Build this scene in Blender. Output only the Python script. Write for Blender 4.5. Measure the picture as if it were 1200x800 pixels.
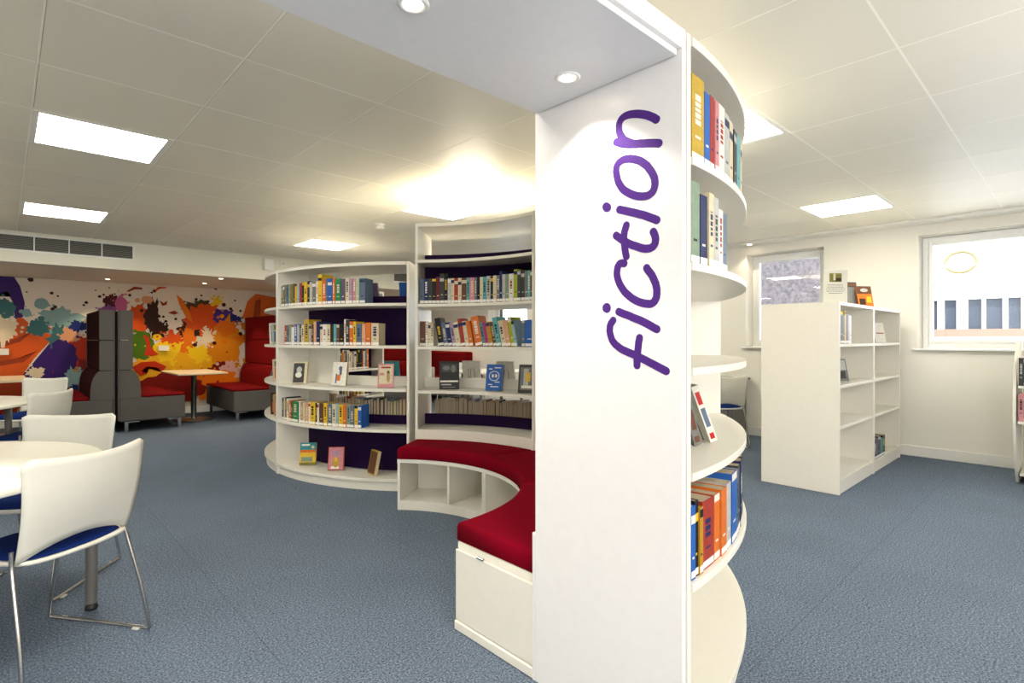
import bpy, math, random
from mathutils import Vector, Matrix
for o in list(bpy.data.objects): bpy.data.objects.remove(o)
SC = bpy.context.scene; COL = SC.collection
random.seed(7)
# ---------------- camera
H = 1.25
cam_d = bpy.data.cameras.new('camera'); cam = bpy.data.objects.new('camera', cam_d); COL.objects.link(cam)
cam.location = (0, 0, H); cam.rotation_euler = (math.radians(90), 0, -math.atan2(.685, .729))
cam_d.sensor_width = 36; cam_d.lens = 634/1200*36; cam_d.shift_y = -3/1200
cam_d.clip_start = .02; cam_d.clip_end = 200
SC.camera = cam
# ---------------- world, sun, exposure
EXPOSURE = 1.12
SKY = 4.0; SUN = 2.6; LUM = 10.5; DOWN = 9.0
SC.view_settings.view_transform = 'Standard'; SC.view_settings.look = 'None'
SC.view_settings.gamma = 1; SC.view_settings.exposure = EXPOSURE; SC.view_settings.use_curve_mapping = False
W = bpy.data.worlds.new('world'); SC.world = W; W.use_nodes = True
bg = W.node_tree.nodes['Background']; bg.inputs[0].default_value = (.86, .93, 1, 1); bg.inputs[1].default_value = SKY
def lamp(kind, name, loc, rot, energy, color=(1, 1, 1), **k):
    d = bpy.data.lights.new(name, kind); d.energy = energy; d.color = color
    for a, b in k.items(): setattr(d, a, b)
    o = bpy.data.objects.new(name, d); COL.objects.link(o); o.location = loc; o.rotation_euler = rot
    return o
lamp('SUN', 'sun', (0, 0, 20), (math.radians(38), 0, math.radians(-70)), SUN, (1, .96, .9), angle=.02)
# added broad fill light behind the camera
lamp('AREA', 'window_daylight', (.6, -3.8, 1.6), (math.radians(90), 0, 0), 60, (1, .98, .96), shape='RECTANGLE', size=4.5, size_y=1.4)
lamp('AREA', 'bounce_lamp', (2.6, -1.2, 1.1), (math.radians(180), math.radians(8), 0), 15, (1, .97, .95), shape='DISK', size=.9, specular_factor=.05)  # added fill aimed up, brightens the right side of the ceiling
# added unseen fill behind and left of the camera, low enough to shadow the beam
lamp('AREA', 'studio_lamp', (-.9, -1.7, 1.30), (math.radians(97), 0, math.radians(-32)), 19, (1, .97, .97), shape='DISK', size=.55, specular_factor=.15)
lamp('AREA', 'uplight', (2.98, 3.70, 2.2), (math.radians(180), 0, 0), 11, (1, .90, .70), shape='DISK', size=.4, specular_factor=.1)  # added bare light for the bright ceiling patch over the tall bookcase
# ---------------- materials
MATS = {}
def mat(name, col, rough=.5, metal=0, bump=None, spec=.5, emit=None, coat=0, var=.01):
    if name in MATS: return MATS[name]
    m = bpy.data.materials.new(name); m.use_nodes = True; nt = m.node_tree; b = nt.nodes['Principled BSDF']
    b.inputs['Base Color'].default_value = (*col, 1); b.inputs['Roughness'].default_value = rough
    b.inputs['Metallic'].default_value = metal; b.inputs['Specular IOR Level'].default_value = spec
    b.inputs['Coat Weight'].default_value = coat
    if emit: b.inputs['Emission Color'].default_value = (*emit[0], 1); b.inputs['Emission Strength'].default_value = emit[1]
    tc = nt.nodes.new('ShaderNodeTexCoord'); n = nt.nodes.new('ShaderNodeTexNoise'); n.inputs['Scale'].default_value = (bump or (30, 0))[0]
    n.inputs['Detail'].default_value = 4
    nt.links.new(tc.outputs['Object'], n.inputs['Vector'])
    mx = nt.nodes.new('ShaderNodeMix'); mx.data_type = 'RGBA'; mx.inputs[6].default_value = (*[c*(1-var) for c in col], 1); mx.inputs[7].default_value = (*[min(1, c*(1+var)) for c in col], 1)
    mr = nt.nodes.new('ShaderNodeMapRange'); mr.inputs[1].default_value = .36; mr.inputs[2].default_value = .64; nt.links.new(n.outputs['Fac'], mr.inputs[0]); nt.links.new(mr.outputs[0], mx.inputs[0]); nt.links.new(mx.outputs[2], b.inputs['Base Color'])
    if bump and bump[1]:
        bp = nt.nodes.new('ShaderNodeBump'); bp.inputs['Strength'].default_value = bump[1]; bp.inputs['Distance'].default_value = .002
        nt.links.new(n.outputs['Fac'], bp.inputs['Height']); nt.links.new(bp.outputs[0], b.inputs['Normal'])
    MATS[name] = m; return m
WHITE = mat('white_laminate', (.81, .775, .69), .35)
PANEL = mat('white_gloss_panel', (.83, .81, .80), .3)
WALL = mat('wall_paint', (.87, .84, .765), .7, bump=(60, .05))
TRIM = mat('trim_paint', (.86, .85, .80), .45)
CEIL = mat('ceiling_metal_tile', (.83, .795, .69), .48, bump=(2, .02))
GRID = mat('ceiling_grid', (.97, .95, .86), .5)
CAV = mat('ceiling_void', (.25, .22, .16), .8)
PURPLE = mat('purple_board', (.013, .002, .032), .6, spec=.12)
VINYL = mat('purple_vinyl', (.075, .022, .20), .6, spec=.15)
CHROME = mat('chrome', (.62, .60, .57), .16, 1)
STEEL = mat('satin_steel', (.42, .40, .37), .35, 1)
PLAS = mat('white_plastic', (.70, .68, .60), .38)
BLUEF = mat('blue_fabric', (.005, .018, .11), .95, bump=(400, .4), spec=.1)
REDV = mat('red_vinyl', (.185, .001, .010), .95, bump=(250, .15), spec=.05)
REDF = mat('red_fabric', (.17, .002, .003), .9, bump=(300, .3), spec=.1)
GREYF = mat('grey_fabric', (.115, .106, .098), .95, bump=(350, .4), spec=.1)
DARKF = mat('dark_fabric', (.03, .008, .012), .9)
BLACK = mat('black_plastic', (.012, .012, .012), .5)
TABLE = mat('table_laminate', (.76, .73, .63), .3)
LEGM = mat('grey_leg', (.17, .16, .15), .4, .3)
MAPLE = mat('maple_top', (.70, .56, .36), .4)
EDGE = mat('dark_edge', (.10, .07, .05), .5)
PAGES = mat('book_pages', (.56, .47, .32), .85, bump=(200, .3))
STICK = mat('sticker_white', (.85, .83, .78), .5)
GRILL = mat('grille_grey', (.20, .195, .17), .5)
EMIT = mat('luminaire_diffuser', (1, 1, 1), .5, emit=((1, .95, .81), LUM))
DLE = mat('downlight_lens', (1, 1, 1), .5, emit=((1, .82, .58), DOWN))
FRAMEW = mat('upvc_white', (.90, .91, .90), .35)
def glass(name):
    m = bpy.data.materials.new(name); m.use_nodes = True; nt = m.node_tree; nt.nodes.clear()
    o = nt.nodes.new('ShaderNodeOutputMaterial'); t = nt.nodes.new('ShaderNodeBsdfTransparent'); g = nt.nodes.new('ShaderNodeBsdfGlossy'); g.inputs['Roughness'].default_value = .02
    f = nt.nodes.new('ShaderNodeFresnel'); f.inputs[0].default_value = 1.35; x = nt.nodes.new('ShaderNodeMixShader')
    nt.links.new(f.outputs[0], x.inputs[0]); nt.links.new(t.outputs[0], x.inputs[1]); nt.links.new(g.outputs[0], x.inputs[2]); nt.links.new(x.outputs[0], o.inputs[0]); return m
GLASS = glass('window_glass')
def carpet():
    m = bpy.data.materials.new('carpet'); m.use_nodes = True; nt = m.node_tree; b = nt.nodes['Principled BSDF']; b.inputs['Roughness'].default_value = .95; b.inputs['Specular IOR Level'].default_value = .15
    tc = nt.nodes.new('ShaderNodeTexCoord'); L = nt.links.new
    n1 = nt.nodes.new('ShaderNodeTexNoise'); n1.inputs['Scale'].default_value = 120; n1.inputs['Detail'].default_value = 5; n1.inputs['Roughness'].default_value = .85
    n2 = nt.nodes.new('ShaderNodeTexNoise'); n2.inputs['Scale'].default_value = 2.2; n2.inputs['Detail'].default_value = 3
    r = nt.nodes.new('ShaderNodeValToRGB'); e = r.color_ramp.elements
    e[0].position = .40; e[0].color = (.045, .066, .105, 1); e[1].position = .60; e[1].color = (.31, .36, .44, 1); k = e.new(.5); k.color = (.125, .165, .228, 1)
    L(tc.outputs['Object'], n1.inputs['Vector']); L(tc.outputs['Object'], n2.inputs['Vector']); L(n1.outputs['Fac'], r.inputs[0])
    mx = nt.nodes.new('ShaderNodeMix'); mx.data_type = 'RGBA'; mx.blend_type = 'MULTIPLY'; mx.inputs[0].default_value = .25
    L(r.outputs[0], mx.inputs[6]); L(n2.outputs['Fac'], mx.inputs[7])
    # carpet tile joints, 0.5 m
    br = nt.nodes.new('ShaderNodeTexBrick'); br.offset = 0; br.inputs['Color1'].default_value = (1, 1, 1, 1); br.inputs['Color2'].default_value = (.94, .95, .96, 1); br.inputs['Mortar'].default_value = (.68, .68, .70, 1)
    br.inputs['Scale'].default_value = 1; br.inputs['Mortar Size'].default_value = .002; br.inputs['Brick Width'].default_value = 1.0; br.inputs['Row Height'].default_value = 1.0; br.inputs['Mortar Smooth'].default_value = .3
    mp = nt.nodes.new('ShaderNodeMapping'); mp.inputs['Location'].default_value = (.22, .13, 0); L(tc.outputs['Object'], mp.inputs[0]); L(mp.outputs[0], br.inputs['Vector'])
    m2 = nt.nodes.new('ShaderNodeMix'); m2.data_type = 'RGBA'; m2.blend_type = 'MULTIPLY'; m2.inputs[0].default_value = 1; L(mx.outputs[2], m2.inputs[6]); L(br.outputs[0], m2.inputs[7])
    L(m2.outputs[2], b.inputs['Base Color'])
    bp = nt.nodes.new('ShaderNodeBump'); bp.inputs['Strength'].default_value = .25; bp.inputs['Distance'].default_value = .002; L(n1.outputs['Fac'], bp.inputs['Height']); L(bp.outputs[0], b.inputs['Normal'])
    return m
# ---------------- mesh builder
class MB:
    def __init__(s): s.v = []; s.f = []; s.m = []; s.mats = []; s.smooth = []; s.bev = 0
    def mi(s, m):
        if m not in s.mats: s.mats.append(m)
        return s.mats.index(m)
    def add(s, vs, fs, m, M=None, sm=False):
        b = len(s.v); i = s.mi(m)
        for p in vs:
            p = Vector(p); s.v.append(tuple(M @ p) if M else tuple(p))
        for f in fs: s.f.append([b+q for q in f]); s.m.append(i); s.smooth.append(sm)
        return s
    def box(s, a, b, m, M=None):
        x0, y0, z0 = a; x1, y1, z1 = b
        vs = [(x0,y0,z0),(x1,y0,z0),(x1,y1,z0),(x0,y1,z0),(x0,y0,z1),(x1,y0,z1),(x1,y1,z1),(x0,y1,z1)]
        return s.add(vs, [(0,3,2,1),(4,5,6,7),(0,1,5,4),(1,2,6,5),(2,3,7,6),(3,0,4,7)], m, M)
    def cbox(s, c, sz, m, M=None, bev=.004):   # chamfered box
        cx, cy, cz = c; hx, hy, hz = [q/2 for q in sz]; e = min(bev, hx*.9, hy*.9, hz*.9)
        vs = []; 
        for zz, ins in ((-hz, e), (-hz+e, 0), (hz-e, 0), (hz, e)):
            X = hx-ins; Y = hy-ins
            for (px, py) in ((-X+e*(ins==0), -Y), (X-e*(ins==0), -Y), (X, -Y+e*(ins==0)), (X, Y-e*(ins==0)), (X-e*(ins==0), Y), (-X+e*(ins==0), Y), (-X, Y-e*(ins==0)), (-X, -Y+e*(ins==0))):
                vs.append((cx+px, cy+py, cz+zz))
        fs = [tuple(range(7, -1, -1)), tuple(range(24, 32))]
        for L in range(3):
            for k in range(8): fs.append((L*8+k, L*8+(k+1) % 8, (L+1)*8+(k+1) % 8, (L+1)*8+k))
        return s.add(vs, fs, m, M)
    def prism(s, pts, z0, z1, m, M=None):      # polygon (ccw) in xy
        n = len(pts); vs = [(x, y, z0) for x, y in pts]+[(x, y, z1) for x, y in pts]
        fs = [tuple(range(n-1, -1, -1)), tuple(range(n, 2*n))]+[(k, (k+1) % n, n+(k+1) % n, n+k) for k in range(n)]
        return s.add(vs, fs, m, M)
    def arc(s, C, r0, r1, a0, a1, z0, z1, m, n=20, e=0):   # ring sector slab, e = edge chamfer
        lv = [(z0, e), (z0+e, 0), (z1-e, 0), (z1, e)] if e else [(z0, 0), (z1, 0)]
        vs = []; fs = []; K = len(lv)
        for i in range(n+1):
            a = math.radians(a0+(a1-a0)*i/n); c, q = math.cos(a), math.sin(a)
            for z, ins in lv: vs.append((C[0]+(r0+ins)*c, C[1]+(r0+ins)*q, z))
            for z, ins in reversed(lv): vs.append((C[0]+(r1-ins)*c, C[1]+(r1-ins)*q, z))
        P = 2*K
        for i in range(n):
            for k in range(P): fs.append((i*P+k, i*P+(k+1) % P, (i+1)*P+(k+1) % P, (i+1)*P+k))
        fs.append(tuple(range(P-1, -1, -1))); fs.append(tuple(n*P+k for k in range(P)))
        return s.add(vs, fs, m)
    def tube(s, pts, r, m, M=None, n=10, closed=False):
        P = [Vector(p) for p in pts]; N = len(P); vs = []; fs = []; up = None
        for i in range(N):
            if closed: t = (P[(i+1) % N]-P[i-1]).normalized()
            else: t = (P[min(i+1, N-1)]-P[max(i-1, 0)]).normalized()
            if up is None: up = Vector((0, 0, 1)) if abs(t.z) < .9 else Vector((1, 0, 0))
            a = t.cross(up); 
            if a.length < 1e-4: a = t.orthogonal()
            a.normalize(); b = a.cross(t).normalized(); up = b
            rr = r[i] if isinstance(r, (list, tuple)) else r
            for k in range(n):
                w = 2*math.pi*k/n; vs.append(P[i]+(a*math.cos(w)+b*math.sin(w))*rr)
        for i in range(N if closed else N-1):
            j = (i+1) % N
            for k in range(n): fs.append((i*n+k, i*n+(k+1) % n, j*n+(k+1) % n, j*n+k))
        s.add(vs, fs, m, M, True)
        if not closed: s.add(vs[:n], [tuple(range(n-1, -1, -1))], m, M); s.add(vs[-n:], [tuple(range(n))], m, M)
        return s
    def lathe(s, prof, m, c=(0, 0, 0), n=24, M=None, sm=True):
        vs = []; fs = []; K = len(prof)
        for k in range(n):
            w = 2*math.pi*k/n
            for r, z in prof: vs.append((c[0]+r*math.cos(w), c[1]+r*math.sin(w), c[2]+z))
        for k in range(n):
            q = (k+1) % n
            for i in range(K-1): fs.append((k*K+i, q*K+i, q*K+i+1, k*K+i+1))
        return s.add(vs, fs, m, M, sm)
    def sheet(s, fn, nu, nv, th, m, M=None):   # thick curved sheet; fn(u,v)->point, normal offset by th
        g = [[Vector(fn(i/nu, j/nv)) for j in range(nv+1)] for i in range(nu+1)]
        vs = []; 
        def nrm(i, j):
            a = g[min(i+1, nu)][j]-g[max(i-1, 0)][j]; b = g[i][min(j+1, nv)]-g[i][max(j-1, 0)]
            return a.cross(b).normalized()
        for i in range(nu+1):
            for j in range(nv+1): vs.append(g[i][j])
        o = len(vs)
        for i in range(nu+1):
            for j in range(nv+1): vs.append(g[i][j]+nrm(i, j)*th)
        fs = []; q = lambda i, j: i*(nv+1)+j
        for i in range(nu):
            for j in range(nv):
                fs.append((q(i,j), q(i,j+1), q(i+1,j+1), q(i+1,j))); fs.append((o+q(i,j), o+q(i+1,j), o+q(i+1,j+1), o+q(i,j+1)))
        rim = [q(i,0) for i in range(nu+1)]+[q(nu,j) for j in range(1, nv+1)]+[q(i,nv) for i in range(nu-1, -1, -1)]+[q(0,j) for j in range(nv-1, 0, -1)]
        for k in range(len(rim)):
            a, b = rim[k], rim[(k+1) % len(rim)]; fs.append((a, b, o+b, o+a))
        return s.add(vs, fs, m, M, True)
    def mesh(s, name):
        me = bpy.data.meshes.new(name); me.from_pydata(s.v, [], s.f)
        for m in s.mats: me.materials.append(m)
        me.polygons.foreach_set('material_index', s.m); me.polygons.foreach_set('use_smooth', s.smooth)
        me.update(); 
        return me
    def build(s, name, parent=None, loc=None, rz=0, M=None, auto=False):
        o = bpy.data.objects.new(name, s.mesh(name)); COL.objects.link(o)
        if parent: o.parent = parent
        if loc is not None: o.location = loc; o.rotation_euler = (0, 0, rz)
        if M is not None: o.matrix_world = M
        if auto:
            e = o.modifiers.new('bevel', 'BEVEL'); e.width = auto; e.segments = 2; e.limit_method = 'ANGLE'
        return o
def tag(o, label=None, cat=None, group=None, kind=None):
    if label: o['label'] = label
    if cat: o['category'] = cat
    if group: o['group'] = group
    if kind: o['kind'] = kind
    return o
def empty(name, loc, rz=0):
    o = bpy.data.objects.new(name, None); COL.objects.link(o); o.location = loc; o.rotation_euler = (0, 0, rz); o.empty_display_size = .1
    return o
def copy_tree(o, parent=None):
    c = o.copy(); COL.objects.link(c)
    if parent: c.parent = parent
    for ch in list(o.children): copy_tree(ch, c)
    return c
ORD = ['first','second','third','fourth','fifth','sixth','seventh','eighth','ninth','tenth','eleventh','twelfth','thirteenth','fourteenth','fifteenth','sixteenth','seventeenth','eighteenth','nineteenth','twentieth','twenty-first','twenty-second','twenty-third','twenty-fourth','twenty-fifth','twenty-sixth','twenty-seventh','twenty-eighth','twenty-ninth','thirtieth','thirty-first','thirty-second','thirty-third','thirty-fourth','thirty-fifth']
def Rz(a): return Matrix.Rotation(a, 4, 'Z')
# ---------------- room shell
X0, X1, Y0, Y1, ZC = -4.0, 7.1, -4.0, 10.4, 2.48
f = MB(); f.box((X0-.2, Y0-.2, -.1), (X1+.3, Y1+.2, 0), carpet()); f.build('floor')['kind'] = 'structure'
T = .662; ox, oy = .11, 1.212
c = MB(); c.box((X0-.2, Y0-.2, ZC+.03), (X1+.3, Y1+.2, ZC+.2), CAV)
LIT = [(-2.538, -1.436), (.11, -1.436), (2.758, -1.436), (5.406, -1.436), (-2.538, 1.212), (.11, 1.212), (2.758, 1.212), (5.406, 1.212), (-2.538, 3.868), (.11, 3.868), (2.758, 3.868), (5.406, 3.868), (-2.538, 6.52), (.11, 6.52), (2.758, 6.52), (5.406, 6.52)]
i0 = int((X0-ox)//T); j0 = int((Y0-oy)//.6635)
TY = .6635
for i in range(i0, 12):
    for j in range(j0, 12):
        x, y = ox+i*T, oy+j*TY; xa, xb, ya, yb = max(x, X0), min(x+T, 6.84), max(y, Y0), min(y+TY, 8.36)
        if xb-xa < .02 or yb-ya < .02: continue
        if any(abs(x-a) < .1 and abs(y-b) < .1 for a, b in LIT): continue
        c.box((xa+.0062, ya+.0045, ZC), (xb-.0045, yb-.0045, ZC+.024), CEIL)
for i in range(i0, 11): c.box((ox+i*T-.0042, Y0, ZC-.0008), (ox+i*T+.0042, 8.36, ZC+.03), GRID)
for j in range(j0, 11): c.box((X0, oy+j*TY-.0042, ZC-.0006), (6.84, oy+j*TY+.0042, ZC+.03), GRID)
c.build('ceiling')['kind'] = 'structure'
t = MB(); t.box((6.84, Y0, ZC-.02), (X1, 8.36, ZC+.03), TRIM); t.build('trim_1')['kind'] = 'structure'
t = MB(); t.box((X0, 8.36, 2.125), (X1, Y1, ZC+.03), mat('bulkhead_paint', (.80, .765, .65), .6)); t.build('trim_2')['kind'] = 'structure'
b = MB(); b.box((X0, Y1, 0), (X1+.3, Y1+.2, ZC), WALL); b.build('wall_back')['kind'] = 'structure'
b = MB(); b.box((X0-.2, Y0-.2, 0), (X0, Y1+.2, ZC+.03), WALL); b.build('wall_left')['kind'] = 'structure'
b = MB(); b.box((X0, Y0-.2, 0), (X1+.3, Y0, ZC+.03), WALL); b.build('wall_front')['kind'] = 'structure'
WIN = [(2.15, 3.07), (-.30, 1.237), (7.15, 8.25)]; WZ0, WZ1 = 1.15, 2.35
b = MB(); ys = [Y0, -.30, 1.237, 2.15, 3.07, 7.15, 8.25, Y1]
for k in range(0, 7):
    if k % 2 == 0: b.box((X1, ys[k], 0), (X1+.28, ys[k+1], ZC+.03), WALL)
    else: b.box((X1, ys[k], 0), (X1+.28, ys[k+1], WZ0), WALL); b.box((X1, ys[k], WZ1), (X1+.28, ys[k+1], ZC+.03), WALL)
b.build('wall_right')['kind'] = 'structure'
for nm, a, q in (('baseboard_right', (X1-.018, Y0, 0), (X1, Y1, .11)), ('baseboard_back', (X0, Y1-.018, 0), (X1-.02, Y1, .11)), ('baseboard_left', (X0, Y0, 0), (X0+.018, Y1-.02, .11))):
    b = MB(); b.box(a, q, TRIM); o = b.build(nm, auto=.006); o['kind'] = 'structure'
for n, (ya, yb) in enumerate(WIN):
    w = empty('window_%d' % (n+1), (X1+.2, (ya+yb)/2, WZ0)); w['kind'] = 'structure'; hw = (yb-ya)/2-.002; hh = WZ1-WZ0-.004
    b = MB()
    for a, q in (((0, -hw, .002), (.06, -hw+.055, hh)), ((0, hw-.055, .002), (.06, hw, hh)), ((.001, -hw+.055, .002), (.059, hw-.055, .06)), ((.001, -hw+.055, hh-.06), (.059, hw-.055, hh))): b.box(a, q, FRAMEW)
    b.build('window_frame', w, auto=.006)
    b = MB(); i = .058     # opening sash
    for a, q in (((-.015, -hw+i, i), (.045, -hw+i+.035, hh-i)), ((-.015, hw-i-.035, i), (.045, hw-i, hh-i)), ((-.014, -hw+i+.035, i), (.044, hw-i-.035, i+.035)), ((-.014, -hw+i+.035, hh-i-.035), (.044, hw-i-.035, hh-i))): b.box(a, q, FRAMEW)
    b.build('sash', w, auto=.005)
    b = MB(); b.box((.018, -hw+.09, .09), (.022, hw-.09, hh-.09), GLASS); b.build('pane', w)
    b = MB(); b.cbox((-.115, 0, -.012), (.25, 2*hw+.07 if 0 else 2*hw, .02), FRAMEW); b.cbox((-.222, 0, -.012), (.035, 2*hw+.1, .02), FRAMEW); b.build('window_sill', w)
# ---------------- luminaires and small ceiling fittings
wx = lambda x, y: ('near the camera' if y < 1.2 else '')
LL = {(.11, 3.868): 'square lit ceiling panel light, the larger one at upper left of the photo', (.11, 6.52): 'square lit ceiling panel light nearest the ventilation grille', (2.758, 1.212): 'bright ceiling panel light half hidden by the round shelves', (2.758, 3.868): 'glowing ceiling panel light directly above the tall curved bookcase', (2.758, 6.52): 'square lit ceiling panel light beyond the low curved bookcase', (5.406, 1.212): 'square lit ceiling panel light above the straight white bookcase by the window'}
Lp = None; col_n = {-2.538: 'left column', .11: 'second column', 2.758: 'third column', 5.406: 'window-side column'}; row_n = {-1.436: 'rearmost row behind the camera', 1.212: 'row level with the archway', 3.868: 'row over the bench', 6.52: 'far row'}
for (x, y) in LIT:
    if Lp is None:
        Lp = empty('ceiling_light', (0, 0, ZC)); b = MB(); h = T/2-.004
        for a, q in (((-h, -h, -.002), (h, -h+.028, .02)), ((-h, h-.028, -.002), (h, h, .02)), ((-h, -h+.028, -.001), (-h+.028, h-.028, .02)), ((h-.028, -h+.028, -.001), (h, h-.028, .02))): b.box(a, q, TRIM)
        b.build('frame', Lp); b = MB(); b.box((-h+.026, -h+.026, .002), (h-.026, h-.026, .012), EMIT); b.build('diffuser', Lp); o = Lp
    else: o = copy_tree(Lp)
    o.location = (x+T/2, y+TY/2, ZC)
    tag(o, LL.get((x, y), 'square ceiling panel light out of view, %s, %s' % (col_n[x], row_n[y])), 'ceiling light', 'square panel lights in the ceiling')
def downlight(x, y, z, label, power, r=.042, spot=1.9, col=(1, .80, .56), parent=None, group='small round downlights'):
    o = empty('downlight', (x, y, z)) if not parent else None; P = o or parent
    b = MB(); b.lathe([(r*.72, .004), (r*.72, -.002), (r, -.004), (r+.006, 0), (r+.006, .004)], TRIM, n=28)
    L = (0, 0, 0) if o else (x, y, z)
    q = b.build('trim_ring', P, L); b = MB(); b.lathe([(0, -.0005), (r*.72, -.0005), (r*.72, .003), (0, .003)], DLE, n=28); b.build('lens', P if o else q, (0, 0, 0))
    l = lamp('SPOT', 'downlight_beam', (0, 0, -.012), (0, 0, 0), power, col, spot_size=spot, spot_blend=.35, shadow_soft_size=.03); l.parent = P if o else q
    if o: tag(o, label, 'downlight', group)
downlight(1.11, 9.83, 2.125, 'small warm downlight in the low ceiling above the grey booth backs', 22)
downlight(2.31, 9.54, 2.125, 'small warm downlight above the booth table with the maple top', 22)
downlight(2.30, 8.62, 2.125, 'small warm downlight near the edge of the low ceiling, right of the booth table', 16)
downlight(6.97, 2.97, ZC-.02, 'small downlight in the white ceiling border above the left window', 4)
downlight(5.0, 9.6, 2.125, 'small warm downlight in the low ceiling hidden beyond the low bookcase', 22)
downlight(6.5, 9.2, 2.125, 'small warm downlight in the far right corner of the low ceiling', 26)
downlight(-.4, 9.6, 2.125, 'small warm downlight in the low ceiling at the left end', 22)
# smoke detector
d = empty('smoke_detector', (2.93, 5.18, ZC)); b = MB(); b.lathe([(.0, 0), (.05, 0), (.05, -.012), (.042, -.02), (.042, -.022)], TRIM); b.build('base', d)
b = MB(); b.lathe([(.036, -.02), (.036, -.034), (.046, -.036), (.044, -.05), (.03, -.058), (0, -.06)], TRIM); b.build('sensor_head', d)
tag(d, 'white round smoke detector on the ceiling left of the tall bookcase', 'smoke detector')
# grilles on the bulkhead
def grille(x0, x1, z0, z1, label, nm):
    g = empty('ventilation_grille', ((x0+x1)/2, 8.36, z0)); w = (x1-x0)/2; h = z1-z0
    b = MB(); b.box((-w, -.004, 0), (w, .0, h), BLACK); b.build('duct_opening', g)
    b = MB()
    for a, q in (((-w-.02, -.016, -.02), (w+.02, -.004, .0)), ((-w-.02, -.016, h), (w+.02, -.004, h+.02)), ((-w-.02, -.015, 0), (-w, -.004, h)), ((w, -.015, 0), (w+.02, -.004, h))): b.box(a, q, TRIM)
    b.build('frame', g); 
    b = MB(); n = 9
    for k in range(n):
        z = h*(k+.5)/n; b.add([(-w, -.012, z-.006), (w, -.012, z-.006), (w, -.004, z+.004), (-w, -.004, z+.004), (-w, -.0125, z-.004), (w, -.0125, z-.004), (w, -.005, z+.006), (-w, -.005, z+.006)], [(0,3,2,1),(4,5,6,7),(0,1,5,4),(1,2,6,5),(2,3,7,6),(3,0,4,7)], GRILL)
    b.build('louvres', g); 
    for k in range(1, nm): x = -w+2*w*k/nm; b = MB(); b.box((x-.006, -.018, 0), (x+.006, -.0125, h), TRIM); b.build('mullion', g)
    tag(g, label, 'air vent')
grille(-1.0, 1.2, 2.27, 2.43, 'long grey ventilation grille in the bulkhead above the mural at left', 7)
grille(5.0, 5.9, 2.27, 2.42, 'grey ventilation grille seen through the low bookcase top row', 3)
b = MB(); b.cbox((0, -.03, .085), (.14, .06, .17), TRIM, bev=.008); o = b.build('alarm_box', loc=(2.87, 8.36, 2.27)); tag(o, 'white square alarm box on the bulkhead above the low bookcase', 'alarm box')
b = MB(); b.cbox((0, -.02, .03), (.09, .04, .08), TRIM, bev=.006); b.cbox((0, -.044, .03), (.05, .01, .04), PLAS, bev=.003); o = b.build('motion_sensor', loc=(3.08, 8.36, 2.36)); tag(o, 'small white sensor on the bulkhead right of the alarm box', 'sensor')
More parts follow.
